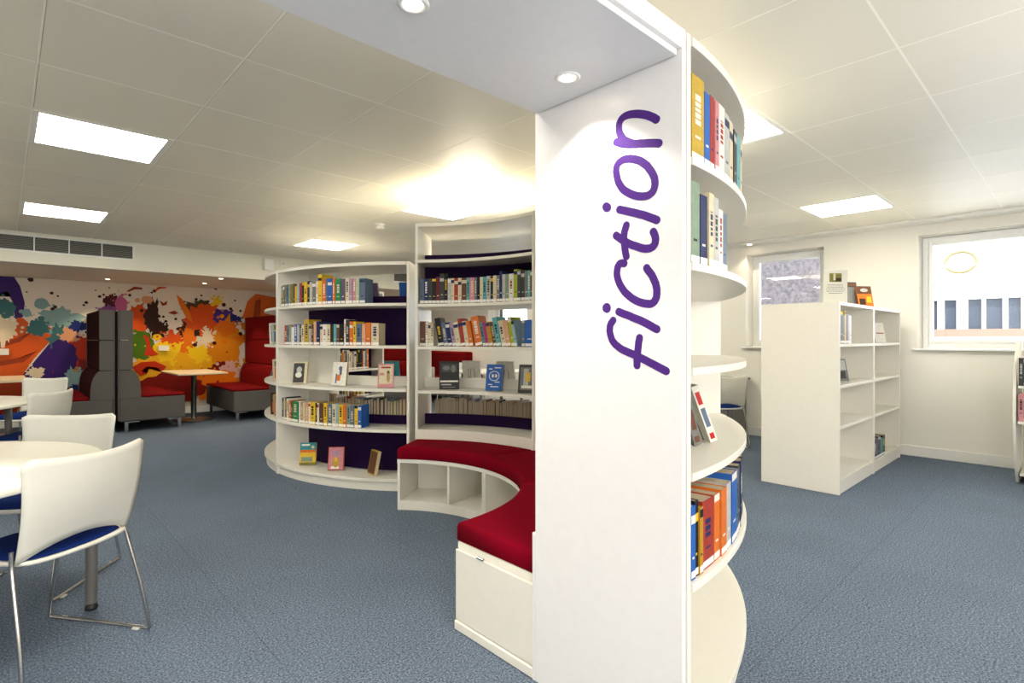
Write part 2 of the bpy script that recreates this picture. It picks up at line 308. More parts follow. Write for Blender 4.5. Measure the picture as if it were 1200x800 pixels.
# mural
LET = {'n':[(0,[(1.023,1.874),(1.019,1.872),(1.013,1.869),(1.007,1.866),(0.999,1.862),(0.99,1.859),(0.98,1.856),(0.969,1.853),(0.959,1.851),(0.948,1.848),(0.936,1.846),(0.925,1.843),(0.914,1.841),(0.901,1.838),(0.889,1.835),(0.878,1.832),(0.87,1.829)]),(0,[(0.965,1.854),(0.97,1.857),(0.978,1.861),(0.985,1.866),(0.992,1.871),(0.998,1.877),(1.002,1.884),(1.007,1.891),(1.01,1.898),(1.012,1.905),(1.013,1.911),(1.013,1.918),(1.013,1.924),(1.011,1.93),(1.008,1.935),(1.004,1.94),(0.999,1.943),(0.993,1.945),(0.986,1.946),(0.977,1.946),(0.969,1.945),(0.959,1.943),(0.947,1.94),(0.936,1.936),(0.926,1.932),(0.917,1.928),(0.909,1.924),(0.901,1.919),(0.895,1.915),(0.889,1.911),(0.884,1.907),(0.881,1.904),(0.878,1.902)])],'o':[(1,[(1.023,1.775),(1.024,1.782),(1.023,1.789),(1.022,1.795),(1.019,1.8),(1.016,1.804),(1.011,1.807),(1.005,1.809),(0.999,1.811),(0.991,1.811),(0.983,1.81),(0.974,1.809),(0.965,1.806),(0.956,1.803),(0.945,1.798),(0.935,1.793),(0.926,1.786),(0.918,1.779),(0.91,1.772),(0.904,1.763),(0.898,1.755),(0.893,1.747),(0.889,1.739),(0.885,1.73),(0.884,1.722),(0.883,1.714),(0.884,1.707),(0.886,1.699),(0.889,1.693),(0.892,1.689),(0.898,1.686),(0.904,1.683),(0.91,1.682),(0.918,1.682),(0.927,1.683),(0.936,1.685),(0.946,1.688),(0.956,1.692),(0.966,1.697),(0.976,1.703),(0.985,1.709),(0.993,1.715),(1.0,1.722),(1.006,1.73),(1.011,1.738),(1.016,1.747),(1.019,1.757),(1.021,1.766)])],'i':[(0,[(1.011,1.658),(1.004,1.655),(0.994,1.652),(0.983,1.648),(0.972,1.644),(0.961,1.64),(0.95,1.636),(0.938,1.631),(0.926,1.627),(0.913,1.621),(0.899,1.614),(0.886,1.608),(0.877,1.603)]),(2,[(1.043,1.671),(1.045,1.664),(1.051,1.659),(1.058,1.658),(1.067,1.66),(1.073,1.666),(1.077,1.673),(1.077,1.681),(1.073,1.687),(1.067,1.69),(1.058,1.689),(1.051,1.685),(1.045,1.679)])],'t':[(0,[(0.985,1.604),(0.987,1.599),(0.989,1.593),(0.992,1.586),(0.993,1.578),(0.994,1.571),(0.994,1.563),(0.993,1.554),(0.992,1.545),(0.991,1.535),(0.989,1.524),(0.987,1.514),(0.985,1.507)]),(0,[(1.024,1.578),(1.019,1.574),(1.01,1.568),(1.001,1.561),(0.992,1.555),(0.984,1.551),(0.976,1.546),(0.968,1.542),(0.959,1.538),(0.948,1.534),(0.937,1.529),(0.926,1.525),(0.917,1.523),(0.908,1.522),(0.901,1.522),(0.895,1.524),(0.89,1.526),(0.886,1.53),(0.883,1.535),(0.882,1.541),(0.881,1.546),(0.882,1.553),(0.884,1.56),(0.887,1.566),(0.889,1.57)])],'c':[(0,[(0.993,1.486),(0.996,1.487),(1.001,1.488),(1.005,1.488),(1.009,1.487),(1.012,1.485),(1.015,1.481),(1.018,1.477),(1.019,1.471),(1.02,1.465),(1.021,1.458),(1.02,1.45),(1.018,1.442),(1.015,1.434),(1.011,1.425),(1.005,1.415),(0.999,1.407),(0.992,1.398),(0.983,1.39),(0.974,1.383),(0.965,1.376),(0.956,1.371),(0.946,1.366),(0.936,1.362),(0.926,1.359),(0.917,1.357),(0.909,1.356),(0.901,1.355),(0.895,1.356),(0.889,1.359),(0.885,1.362),(0.882,1.367),(0.879,1.372),(0.878,1.377),(0.877,1.384),(0.877,1.391),(0.877,1.399),(0.879,1.406),(0.881,1.415),(0.885,1.423),(0.889,1.432),(0.894,1.441),(0.901,1.45),(0.908,1.458),(0.912,1.464)])],'i2':[(0,[(1.014,1.336),(1.006,1.333),(0.996,1.329),(0.984,1.325),(0.972,1.321),(0.961,1.316),(0.95,1.312),(0.938,1.308),(0.926,1.303),(0.913,1.297),(0.899,1.29),(0.886,1.283),(0.877,1.279)]),(2,[(1.044,1.349),(1.046,1.341),(1.051,1.336),(1.058,1.333),(1.066,1.335),(1.073,1.339),(1.077,1.346),(1.077,1.354),(1.073,1.361),(1.066,1.365),(1.058,1.366),(1.051,1.363),(1.046,1.357)])],'f':[(0,[(1.035,1.309),(1.037,1.307),(1.04,1.303),(1.044,1.299),(1.046,1.294),(1.048,1.289),(1.048,1.283),(1.049,1.277),(1.048,1.271),(1.046,1.263),(1.043,1.255),(1.039,1.246),(1.033,1.239),(1.026,1.232),(1.018,1.227),(1.009,1.221),(0.999,1.216),(0.988,1.212),(0.977,1.208),(0.964,1.204),(0.952,1.2),(0.94,1.195),(0.927,1.19),(0.914,1.185),(0.901,1.179),(0.886,1.173),(0.87,1.166),(0.856,1.16),(0.846,1.156)]),(0,[(0.937,1.253),(0.938,1.248),(0.94,1.24),(0.941,1.231),(0.942,1.223),(0.943,1.215),(0.944,1.208),(0.945,1.202),(0.946,1.195),(0.946,1.187),(0.946,1.18),(0.946,1.173),(0.946,1.169)])]}
SPL = [(0.6,1.56,0.24,0.14,'lteal',0.25),(0.01,1.67,0.11,0.14,'teal',0.15),(0.4,1.76,0.08,0.08,'lteal',0.06),(0.24,1.62,0.05,0.06,'lteal',0.1),(0.36,1.41,0.12,0.11,'teal',0.2),(0.6,1.26,0.12,0.17,'teal',0.3),(0.82,1.44,0.11,0.08,'navy',0.3),(0.01,1.38,0.12,0.17,'cream',0.3),(0.82,1.08,0.17,0.22,'red',0.25),(0.88,0.76,0.09,0.18,'dred',0.3),(0.72,1.29,0.11,0.09,'peach',0.2),(0.64,0.96,0.16,0.28,'purple',0.12),(0.43,0.66,0.21,0.11,'purple',0.1),(0.34,0.76,0.09,0.08,'cream',0.3),(0.76,0.66,0.11,0.13,'lteal',0.35),(0.85,0.51,0.12,0.07,'navy',0.3),(1.22,1.82,0.1,0.12,'maroon',0.2),(1.18,1.7,0.12,0.06,'mauve',0.2),(1.34,1.8,0.08,0.12,'pink',0.15),(1.56,1.56,0.15,0.23,'rorange',0.12),(1.75,1.62,0.1,0.26,'brown',0.25),(1.84,1.4,0.12,0.14,'brown',0.35),(1.6,1.14,0.19,0.23,'green',0.12),(2.07,0.95,0.38,0.31,'yellow',0.2),(1.71,0.73,0.31,0.22,'gold',0.25),(1.82,1.28,0.06,0.05,'yellow',0.1),(2.28,1.42,0.15,0.19,'brown',0.35),(2.04,1.26,0.15,0.08,'rorange',0.4),(2.28,1.06,0.12,0.38,'orange',0.3),(2.45,0.92,0.21,0.23,'gold',0.3),(2.45,1.79,0.23,0.11,'olive',0.3),(2.51,1.59,0.28,0.25,'rorange',0.22),(2.81,1.64,0.18,0.13,'violet',0.15),(2.99,1.6,0.11,0.07,'navy',0.25),(2.71,1.9,0.07,0.06,'yellow',0.3),(2.82,1.18,0.28,0.38,'amber',0.2),(2.85,1.44,0.16,0.14,'orange',0.25),(2.55,1.28,0.09,0.12,'cream',0.4),(2.46,1.15,0.08,0.07,'cream',0.4),(2.41,1.0,0.15,0.13,'yellow',0.35),(2.19,0.85,0.13,0.17,'gold',0.3),(2.89,0.66,0.17,0.18,'lpink',0.25),(2.64,0.47,0.42,0.26,'orange',0.2),(2.01,0.43,0.5,0.26,'dred',0.15),(1.68,1.88,0.08,0.06,'peach',0.1),(3.8,1.2,0.66,0.48,'orange',0.3),(4.12,1.69,0.42,0.2,'rorange',0.3)]
POL = [('purple',[(-0.1,2.13),(0.1,2.14),(0.17,2.0),(0.22,1.76),(0.2,1.56),(0.12,1.53),(0.11,1.73),(0.03,1.92),(-0.1,1.84)]),('flower',[(-0.1,1.12),(0.05,1.24),(0.14,1.55),(0.2,1.55),(0.26,1.48),(0.23,1.32),(0.39,1.48),(0.54,1.39),(0.49,1.21),(0.32,0.97),(0.19,0.72),(-0.1,0.73)]),('purple',[(0.19,0.72),(0.49,1.19),(0.54,1.24),(0.6,1.15),(0.51,0.7)]),('rust',[(-0.1,1.19),(0.14,1.26),(0.36,1.41),(0.17,1.21),(-0.1,1.1)]),('rust',[(-0.1,0.93),(0.23,1.0),(0.37,1.09),(0.21,0.92),(-0.1,0.86)]),('poppy',[(3.11,1.63),(3.2,1.93),(3.34,2.07),(3.49,2.05),(3.72,2.02),(4.04,1.98),(4.04,1.61),(3.34,1.51)]),('rust',[(3.29,1.64),(3.34,1.95),(3.43,1.98),(3.42,1.67)]),('rust',[(1.41,2.0),(1.51,2.08),(1.62,2.07),(1.61,2.04),(1.51,2.04),(1.43,1.99)]),('rorange',[(1.78,2.04),(1.84,2.1),(1.95,2.1),(1.94,2.08),(1.86,2.07),(1.79,2.02)]),('rust',[(1.85,1.88),(1.9,1.82),(1.96,1.88),(1.95,1.81),(1.89,1.79)]),('rust',[(1.97,1.68),(2.06,1.72),(2.12,1.68),(2.06,1.65)]),('orange',[(2.09,1.99),(2.17,1.92),(2.28,1.72),(2.33,1.52),(2.23,1.61),(2.13,1.83)]),('red',[(1.63,1.32),(1.7,1.29),(1.74,1.1),(1.84,1.0),(1.75,0.97),(1.64,0.99),(1.68,1.14)]),('red',[(1.48,0.8),(1.6,0.88),(1.79,0.89),(1.95,0.8),(1.89,0.71),(1.82,0.78),(1.68,0.81),(1.61,0.74),(1.68,0.69),(1.59,0.66)])]
DOT = [(0.28,2.1,0.046),(0.51,1.92,0.031),(0.55,1.72,0.031),(0.52,1.69,0.031),(0.24,1.92,0.015),(0.58,1.88,0.019),(0.91,1.8,0.031),(0.88,1.76,0.023),(1.07,1.9,0.031),(1.12,1.93,0.022),(1.45,1.94,0.031),(1.84,1.62,0.037),(1.94,1.54,0.031),(2.08,1.58,0.031),(2.68,2.12,0.031),(2.46,1.99,0.023),(2.38,1.92,0.031),(2.81,1.85,0.046),(2.92,1.78,0.039),(2.99,1.93,0.023),(3.08,1.75,0.031),(1.02,1.99,0.015),(1.19,2.04,0.015),(2.36,1.15,0.046),(2.66,1.18,0.046),(2.86,1.02,0.019),(0.98,1.6,0.031),(3.08,1.34,0.046)]

PAL = dict(lteal=(.27,.40,.39), teal=(.07,.19,.20), navy=(.02,.03,.16), cream=(.72,.62,.45), red=(.52,.05,.012), dred=(.25,.02,.012), peach=(.68,.36,.20), purple=(.06,.02,.17), mauve=(.26,.10,.25), maroon=(.10,.015,.02), pink=(.52,.14,.28), rorange=(.66,.11,.012), brown=(.06,.022,.01), green=(.10,.20,.015), yellow=(.80,.56,.02), gold=(.75,.42,.02), orange=(.72,.20,.01), olive=(.10,.075,.025), violet=(.10,.04,.24), amber=(.68,.27,.012), lpink=(.70,.46,.40), flower=(.62,.12,.012), rust=(.34,.06,.012), poppy=(.62,.15,.02))
def pm(n): return mat('mural_'+n, tuple(q**1.18 for q in PAL[n]), .45, bump=(5, 0), spec=.12)
mu = MB(); MY = Y1-.02; base = mat('mural_base', (.74, .65, .53), .35, spec=.2)
mu.box((X0+.02, MY, .115), (4.3, Y1-.001, 2.12), base)
lay = [0]
def flat(P, m):
    lay[0] += 1; y = MY-.0002-.00004*lay[0]
    a = sum(P[k][0]*P[(k+1) % len(P)][1]-P[(k+1) % len(P)][0]*P[k][1] for k in range(len(P)))
    if a < 0: P = P[::-1]
    xs = sum(p[0] for p in P)/len(P); zs = sum(p[1] for p in P)/len(P)
    mu.add([(x, y, z) for x, z in P]+[(xs, y, zs)], [(k, (k+1) % len(P), len(P)) for k in range(len(P))], m)
def splat(cx, cz, rx, rz, col, jag, sd):
    R = random.Random(sd); n = 56; ph = [R.uniform(0, 6.28) for _ in range(5)]; P = []
    for k in range(n):
        t = 2*math.pi*k/n; q = 1+jag*(.35*math.sin(3*t+ph[0])+.3*math.sin(5*t+ph[1])+.3*math.sin(9*t+ph[2])+.35*math.sin(14*t+ph[3]))
        if R.random() < jag*.35: q += jag*R.uniform(.4, 1.1)
        P.append((cx+rx*q*math.cos(t), cz+rz*q*math.sin(t)))
    P = [(min(max(x, X0+.05), 4.3), min(max(z, .12), 2.1)) for x, z in P]; flat(P, pm(col))
    for _ in range(int(jag*26)):
        t = R.uniform(0, 6.28); e = R.uniform(1.1, 1.75); r = R.uniform(.006, .022)*(1 if R.random() < .8 else 1.8)
        x, z = cx+rx*e*math.cos(t), cz+rz*e*math.sin(t)
        if z > .14 and z < 2.05: flat([(x+r*math.cos(w*.7), z+r*math.sin(w*.7)) for w in range(9)], pm(col))
R9 = random.Random(3)
# low part of the mural behind the seats
for k in range(26): splat(R9.uniform(-1.5, 4), R9.uniform(.25, .75), R9.uniform(.2, .45), R9.uniform(.12, .3), R9.choice(['dred', 'orange', 'red', 'rust', 'amber', 'maroon']), .25, 100+k)
for cnm, P in POL[:5]: flat(P, pm(cnm))
for k, s in enumerate(SPL): splat(*s, 7+k)
for cnm, P in POL[5:]: flat(P, pm(cnm))
for x, z, r in DOT:
    r *= .72; flat([(x+r*(1+.3*math.sin(3*w))*math.cos(w*.62), z+r*math.sin(w*.62)) for w in range(10)], pm('brown'))
o = mu.build('mural'); tag(o, 'large colourful paint splash mural covering the far wall behind the booths', 'mural')
def socket(x, z, lab):
    s = MB(); s.cbox((0, -.012, 0), (.15, .024, .088), PLAS, bev=.004); o = s.build('wall_socket', loc=(x, MY-.045, z)); 
    for dx in (-.035, .035):
        s = MB(); s.cbox((dx, -.027, .026), (.016, .006, .02), PLAS, bev=.002); s.build('switch', o)
    tag(o, lab, 'socket')
socket(1.905, 1.10, 'white double wall socket on the yellow part of the mural above the booth table')
socket(-.02, 1.07, 'white wall socket on the orange flower of the mural at far left')
# ---------------- outside
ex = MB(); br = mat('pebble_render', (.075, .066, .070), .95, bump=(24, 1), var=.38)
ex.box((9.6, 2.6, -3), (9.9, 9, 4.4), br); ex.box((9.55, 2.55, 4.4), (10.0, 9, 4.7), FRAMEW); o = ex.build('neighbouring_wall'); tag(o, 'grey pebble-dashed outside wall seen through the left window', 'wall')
fa = empty('neighbouring_building', (15, 1, -3)); fw_ = mat('white_render', (.86, .86, .84), .8)
b = MB()
b.box((0, -6, 0), (.4, 6, 4.34), fw_); b.box((0, -6, 5.1), (.4, 6, 9), fw_)
wins = [(2.27, 2.5), (1.94, 2.16), (1.53, 1.76), (1.20, 1.47), (.92, 1.12), (.55, .82), (.2, .45), (-.2, .1)]
prev = 7
for y0, y1 in wins: b.box((0, y1-1, 4.34), (.4, prev-1, 5.1), fw_); prev = y0
b.box((0, -6, 4.34), (.4, prev-1, 5.1), fw_); b.build('wall', fa)
b = MB(); b.box((-.03, -6, 4.30), (0, 6, 4.46), mat('pink_brick', (.20, .125, .09), .9, bump=(40, .5))); b.build('brick_course', fa)
for y0, y1 in wins:
    b = MB(); b.box((.12, y0-1, 4.46), (.16, y1-1, 5.1), mat('dark_glass', (.05, .06, .08), .15)); b.build('window', fa)
b = MB(); b.tube([(-.02, .87+.26*math.cos(2*math.pi*k/32), 5.9+.22*math.sin(2*math.pi*k/32)) for k in range(32)], .03, mat('pale_ring', (.16, .13, .05), .6), closed=True); b.build('round_emblem', fa)  # oval ring tube set on the facade
tag(fa, 'white building across the way with a row of dark windows, seen through the right window', 'building')
b = MB(); b.box((7.5, -20, -3.2), (40, 25, -3), mat('outdoor_paving', (.35, .34, .32), .9)); b.build('floor_outside')['kind'] = 'structure'
# ---------------- curved bookcases
C1 = (1.434, 2.72); C2 = (3.78, 5.16)
def bookcase(label, group, C, r0, r1, a0, a1, Ht, lin, lout, parts):
    rm = (r0+r1)/2; th = .022; am = math.radians((a0+a1)/2)
    R = empty('curved_bookcase', (C[0]+rm*math.cos(am), C[1]+rm*math.sin(am), 0)); inv = Matrix.Translation(-R.location)
    def part(mb, name, ch=.0015):
        o = mb.build(name); o.parent = R; o.location = -R.location
        return o
    for a, sg in ((a0, 1), (a1, -1)):
        b = MB(); M = Matrix.Translation((C[0], C[1], 0)) @ Rz(math.radians(a)); y0, y1 = (.0008, th) if sg > 0 else (-th, -.0008)
        b.cbox(((r0+r1)/2, (y0+y1)/2, Ht/2), (r1-r0, abs(y1-y0), Ht), WHITE, M, bev=.0015); part(b, 'side_panel')
    def lim(r): return a0+math.degrees((th+.0005)/r), a1-math.degrees((th+.0005)/r)
    A = lim(r0)
    b = MB(); b.arc(C, r0, r1, A[0], A[1], Ht-.028, Ht-.001, WHITE, e=.0015); part(b, 'top_panel')
    for side, lv in (('i', lin), ('o', lout)):
        for z in lv:
            ra, rb = (r0, rm-.010) if side == 'i' else (rm+.010, r1+.004)
            A = lim(ra if side == 'i' else rm); b = MB(); b.arc(C, ra, rb, A[0], A[1], z-.024, z, WHITE, e=.0015); part(b, 'shelf')
    for side, lv in (('i', lin), ('o', lout)):
        if not lv: continue
        z = lv[0]-.0245; ra, rb = (r0+.012, r0+.032) if side == 'i' else (r1-.035, r1-.015); A = lim(ra)
        if z > .3: ra, rb = (r0+.002, r0+.02) if side == 'i' else (ra, rb)
        b = MB(); b.arc(C, ra, rb, A[0], A[1], .001, z, WHITE); part(b, 'plinth')
    A = lim(rm)
    for (z0, z1, f0, f1, m) in parts:     # f measured from the a0 end
        b = MB(); b.arc(C, rm-.009, rm+.009, A[0]+(A[1]-A[0])*f0, A[0]+(A[1]-A[0])*f1, z0+.001, z1-.001, m); part(b, 'back_panel' if z1-z0 > .15 else 'back_lip')['label'] = 'purple board' if m == PURPLE else 'white board'
    tag(R, label, 'bookcase', group); return R
TH = 2.17; A0, A1_, A2, A3 = -90, -45.5, .1, 44.8; RI, RO = 1.34, 1.925
LI = [.53, .84, 1.19, 1.53, 1.88]; LO = [.10, .53, .855, 1.165, 1.475, 1.785]; LOW = [.10, .505, .84, 1.195, 1.545]
bookcase('tall curved white bookcase forming the round shelves right of the lettered panel', 'curved white bookcases', C1, RI, RO, A0+.3, A1_, 2.14, LI, LO, [(.1, 2.1, 0, 1, WHITE)])
bookcase('tall curved white bookcase hidden behind the lettered panel', 'curved white bookcases', C1, RI, RO, A1_, A2, TH, LI, LI, [(.1, 2.14, 0, 1, WHITE)])
bookcase('tall curved white bookcase behind the red bench, taller than its left neighbour', 'curved white bookcases', C1, RI, RO, A2, A3, TH, LI, [.1]+LI,
    [(1.88, 1.96, 0, 1, PURPLE), (1.53, 1.856, 0, 1, PURPLE), (.84, .925, 0, 1, WHITE), (.53, .62, 0, 1, PURPLE), (.10, .506, 0, 1, PURPLE)])
R2 = (1.33, 1.93); LH = 1.885
bookcase('low curved white bookcase with bulging shelves left of the tall bookcase', 'curved white bookcases', C2, *R2, 180, 225, LH, LOW, LOW,
    [(1.545, 1.86, 0, .40, WHITE), (1.545, 1.625, .40, 1, PURPLE), (1.195, 1.52, 0, 1, PURPLE), (.84, 1.17, 0, .39, WHITE), (.84, .925, .39, 1, WHITE), (.505, .815, 0, .27, WHITE), (.505, .585, .27, 1, PURPLE), (.10, .48, 0, 1, PURPLE)])
bookcase('low curved white bookcase turning away at the left, seen edge on', 'curved white bookcases', C2, *R2, 135, 180, LH, LOW, LOW, [(.1, 1.86, 0, 1, WHITE)])
bookcase('low curved white bookcase on the far side, seen through the nearer one', 'curved white bookcases', C2, *R2, 92, 135, LH, [.10, .505, .86, 1.195, 1.545], LOW, [(.1, 1.52, 0, 1, PURPLE)])
# ---------------- curved bench
CB = (1.434, 2.80); 
def seg_poly(a0, a1, inset=0, n=16, rin=.93, ri2=RI-.003):
    P = []
    for k in range(n+1):
        a = math.radians(a0+(a1-a0)*k/n); P.append((CB[0]+(rin+inset)*math.cos(a), CB[1]+(rin+inset)*math.sin(a)))
    for k in range(n, -1, -1):
        a = math.radians(a0+(a1-a0)*k/n); P.append((C1[0]+(ri2-inset)*math.cos(a), C1[1]+(ri2-inset)*math.sin(a)))
    return P[::-1]
def ccw(P):
    a = sum(P[k][0]*P[(k+1) % len(P)][1]-P[(k+1) % len(P)][0]*P[k][1] for k in range(len(P))); return P if a > 0 else P[::-1]
def bench(label, clabel, a0, a1, div, endp):
    am = math.radians((a0+a1)/2); o = empty('bench_unit', (C1[0]+1.12*math.cos(am), C1[1]+1.12*math.sin(am), 0))
    def part(mb, nm): q = mb.build(nm); q.parent = o; q.location = -o.location; return q
    e = .12
    b = MB(); b.prism(ccw(seg_poly(a0+e, a1-e)), .345, .372, WHITE); part(b, 'top_board')
    b = MB(); b.prism(ccw(seg_poly(a0+e+1, a1-e-1, .004)), .05, .07, WHITE); part(b, 'bottom_board')
    b = MB(); b.prism(ccw(seg_poly(a0+e+1, a1-e-1, .006)), .001, .049, WHITE); part(b, 'plinth')
    def radial(a, th, nm, sg, z0=.001):
        r = math.radians(a); p0 = Vector((CB[0]+.934*math.cos(r), CB[1]+.934*math.sin(r))); p1 = Vector((C1[0]+(RI-.008)*math.cos(r), C1[1]+(RI-.008)*math.sin(r)))
        d = (p1-p0).normalized(); n = Vector((-d.y, d.x)); q0 = .0008 if sg else -th/2; P = [p0+n*q0*(sg or 1), p1+n*q0*(sg or 1), p1+n*(th if sg > 0 else (-th if sg else th/2)), p0+n*(th if sg > 0 else (-th if sg else th/2))]
        b = MB(); b.prism(ccw([tuple(p) for p in P]), z0, .3445, WHITE); return part(b, nm)
    radial(a0+e, .02, 'side_panel', 1); radial(a1-e, .02, 'side_panel', -1)
    if div: radial(a0+(a1-a0)*.45, .02, 'divider', 0, .0705)
    b = MB(); A = [(C1[0]+(RI-r)*math.cos(math.radians(a0+1.4+(a1-a0-2.8)*k/12)), C1[1]+(RI-r)*math.sin(math.radians(a0+1.4+(a1-a0-2.8)*k/12))) for r, ks in ((.022, range(13)), (.008, range(12, -1, -1))) for k in ks]
    b.prism(ccw(A), .0705, .3445, WHITE); part(b, 'back_panel')
    if endp:
        b = MB(); y0, y1 = 1.400, 1.868; x = 1.4270
        b.cbox((x, (y0+y1)/2, .195), (.012, y1-y0, .30), WHITE, bev=.002); part(b, 'end_panel')
        b = MB(); b.cbox((x-.003, (y0+y1)/2, .0215), (.020, y1-y0+.004, .040), WHITE, bev=.004); part(b, 'kick_strip')
        b = MB(); b.cbox((x-.008, 1.70, .352), (.012, .045, .012), CHROME, bev=.003); part(b, 'catch')['label'] = 'chrome catch'
    tag(o, label, 'bench', 'curved bench units')
    # cushion
    P = ccw(seg_poly(a0+.25, a1-.25, -.008, ri2=RI-.012)); cu = MB(); n = len(P)
    c0 = Vector((sum(p[0] for p in P)/n, sum(p[1] for p in P)/n)); prof = [(.006, .373), (0, .380), (0, .438), (.004, .449), (.012, .456), (.028, .460)]
    def off(k, d):
        p = Vector(P[k]); pr = Vector(P[k-1]); nx = Vector(P[(k+1) % n]); e1 = (p-pr).normalized(); e2 = (nx-p).normalized(); n1 = Vector((-e1.y, e1.x)); n2 = Vector((-e2.y, e2.x)); m = n1+n2; m.normalize(); return p+m*d/max(.4, m.dot(n1))
    vs = [(*off(k, d), z) for d, z in prof for k in range(n)]
    fs = [(L*n+k, L*n+(k+1) % n, (L+1)*n+(k+1) % n, (L+1)*n+k) for L in range(len(prof)-1) for k in range(n)]
    cu.add(vs, fs, REDV, None, True)
    h = n//2; top = (len(prof)-1)*n
    # cap as strip of quads between the two arcs
    idx = [top+k for k in range(n)]
    cap = [(idx[k], idx[k+1], idx[n-2-k], idx[n-1-k]) for k in range(h-1)]
    cu.add([], [], REDV); base = 0
    for q in cap: cu.f.append(list(q)); cu.m.append(0); cu.smooth.append(False)
    cu.f.append(list(range(n-1, -1, -1))); cu.m.append(0); cu.smooth.append(False)
    q = cu.build('seat_cushion'); tag(q, clabel, 'cushion', 'red bench cushions')
bench('curved white bench unit with two open cubbies at the left end', 'red vinyl cushion on the left bench unit, in front of the tall bookcase', A2, A3, True, False)
bench('curved white bench unit in the middle of the curve, mostly in shade', 'red vinyl cushion in the middle of the curved bench', A1_, A2, False, False)
bench('curved white bench unit with plain end panel next to the lettered panel', 'red vinyl cushion nearest the camera, beside the lettered panel', A0, A1_, True, True)
# ---------------- lettered archway
AX = 1.415; ar = empty('archway', (AX, 1.08, 0)); BH = 2.065
b = MB(); b.cbox((AX+.0093, 1.088, 1.07), (.018, .59, 2.14), PANEL, bev=.002); q = b.build('end_panel'); q.parent = ar; q.location = -ar.location
b = MB(); b.cbox(((AX-2.0)/2, 1.088, (BH+.018+2.14)/2), (AX+2.0-.001, .588, 2.14-BH-.018), PANEL, bev=.002); q = b.build('overhead_beam'); q.parent = ar; q.location = -ar.location
b = MB(); b.cbox(((AX-2.0)/2, 1.088, BH+.009), (AX+2.0-.012, .560, .0175), mat('beam_soffit', (.84, .83, .82), .4), bev=.002); q = b.build('soffit_board'); q.parent = ar; q.location = -ar.location
b = MB(); b.cbox((AX+.008, 1.3905, .27), (.015, .0145, .54), PANEL, bev=.001); q = b.build('edge_strip'); q.parent = ar; q.location = -ar.location
b = MB(); b.cbox((-2.02, 1.0815, 1.07), (.036, .603, 2.14), PANEL, bev=.002); q = b.build('end_panel'); q.parent = ar; q.location = -ar.location
for (x, y) in ((1.282, 1.111), (.727, 1.125), (-.2, 1.11), (-1.2, 1.11)):
    downlight(x-AX, y-1.08, BH-.0005, '', 9, r=.034, col=(1, .92, .83), parent=ar)
tag(ar, 'white archway with a tall panel lettered fiction in purple and a flat overhead beam', 'archway')
def ribbon(mb, P, w, closed):
    n = len(P); L = []; Rr = []
    for k in range(n):
        a = P[k-1] if (k or closed) else P[0]; c = P[(k+1) % n] if (k < n-1 or closed) else P[-1]
        d = (Vector(c)-Vector(a)).normalized(); m = Vector((-d.y, d.x)); L.append(Vector(P[k])+m*w); Rr.append(Vector(P[k])-m*w)
    if closed:
        x0, x1 = -.0008, 0
        vs = [(x, p.x, p.y) for x in (x0, x1) for p in L+Rr]; N = 2*n; fs = []
        for k in range(n):
            j = (k+1) % n; fs += [(k, j, n+j, n+k), (N+k, N+n+k, N+n+j, N+j), (k, N+k, N+j, j), (n+k, n+j, N+n+j, N+n+k)]
        mb.add(vs, fs, VINYL); return
    cap = lambda c, d: [Vector(c)+Vector((math.cos(t), math.sin(t)))*w for t in [math.atan2(d.y, d.x)+math.pi/2-math.pi*q/8 for q in range(1, 8)]]
    dE = (Vector(P[-1])-Vector(P[-2])); dS = (Vector(P[0])-Vector(P[1]))
    poly = L+cap(P[-1], dE)+Rr[::-1]+cap(P[0], dS)
    N = len(poly); m = 7
    vs = [(x, p.x, p.y) for x in (-.0008, 0) for p in poly]; fs = []
    for k in range(n-1): fs.append((k, k+1, N-m-1-(k+1), N-m-1-k)); fs.append(tuple(N+q for q in (N-m-1-k, N-m-1-(k+1), k+1, k)))
    fs.append(tuple([n-1]+list(range(n, n+m))+[n+m])); fs.append(tuple([N-m-1]+list(range(N-m, N))+[0]))
    for k in range(N): fs.append((k, N+k, N+(k+1) % N, (k+1) % N))
    mb.add(vs, fs, VINYL)
lx = [0]
for Lk in ('f', 'i2', 'c', 't', 'i', 'o', 'n'):
    mb = MB()
    for kind, P in LET[Lk]:
        if kind == 2: 
            n = len(P); vs = [(x, y, z) for x in (-.0008, 0) for y, z in P]; mb.add(vs, [tuple(range(n)), tuple(range(2*n-1, n-1, -1))]+[(k, n+k, n+(k+1) % n, (k+1) % n) for k in range(n)], VINYL)
        else:
            n0 = len(mb.v); ribbon(mb, P, .0124 if Lk != 'o' else .0122, kind == 1)
            if kind == 0: 
                for q in range(n0, len(mb.v)): v = mb.v[q]; mb.v[q] = (v[0]-(.0001 if len(mb.v) > n0 and n0 else 0), v[1], v[2])
    q = mb.build('letter'); q.parent = ar; q.location = Vector((AX, 0, 0))-ar.location; q['label'] = 'purple vinyl letter '+Lk[0]
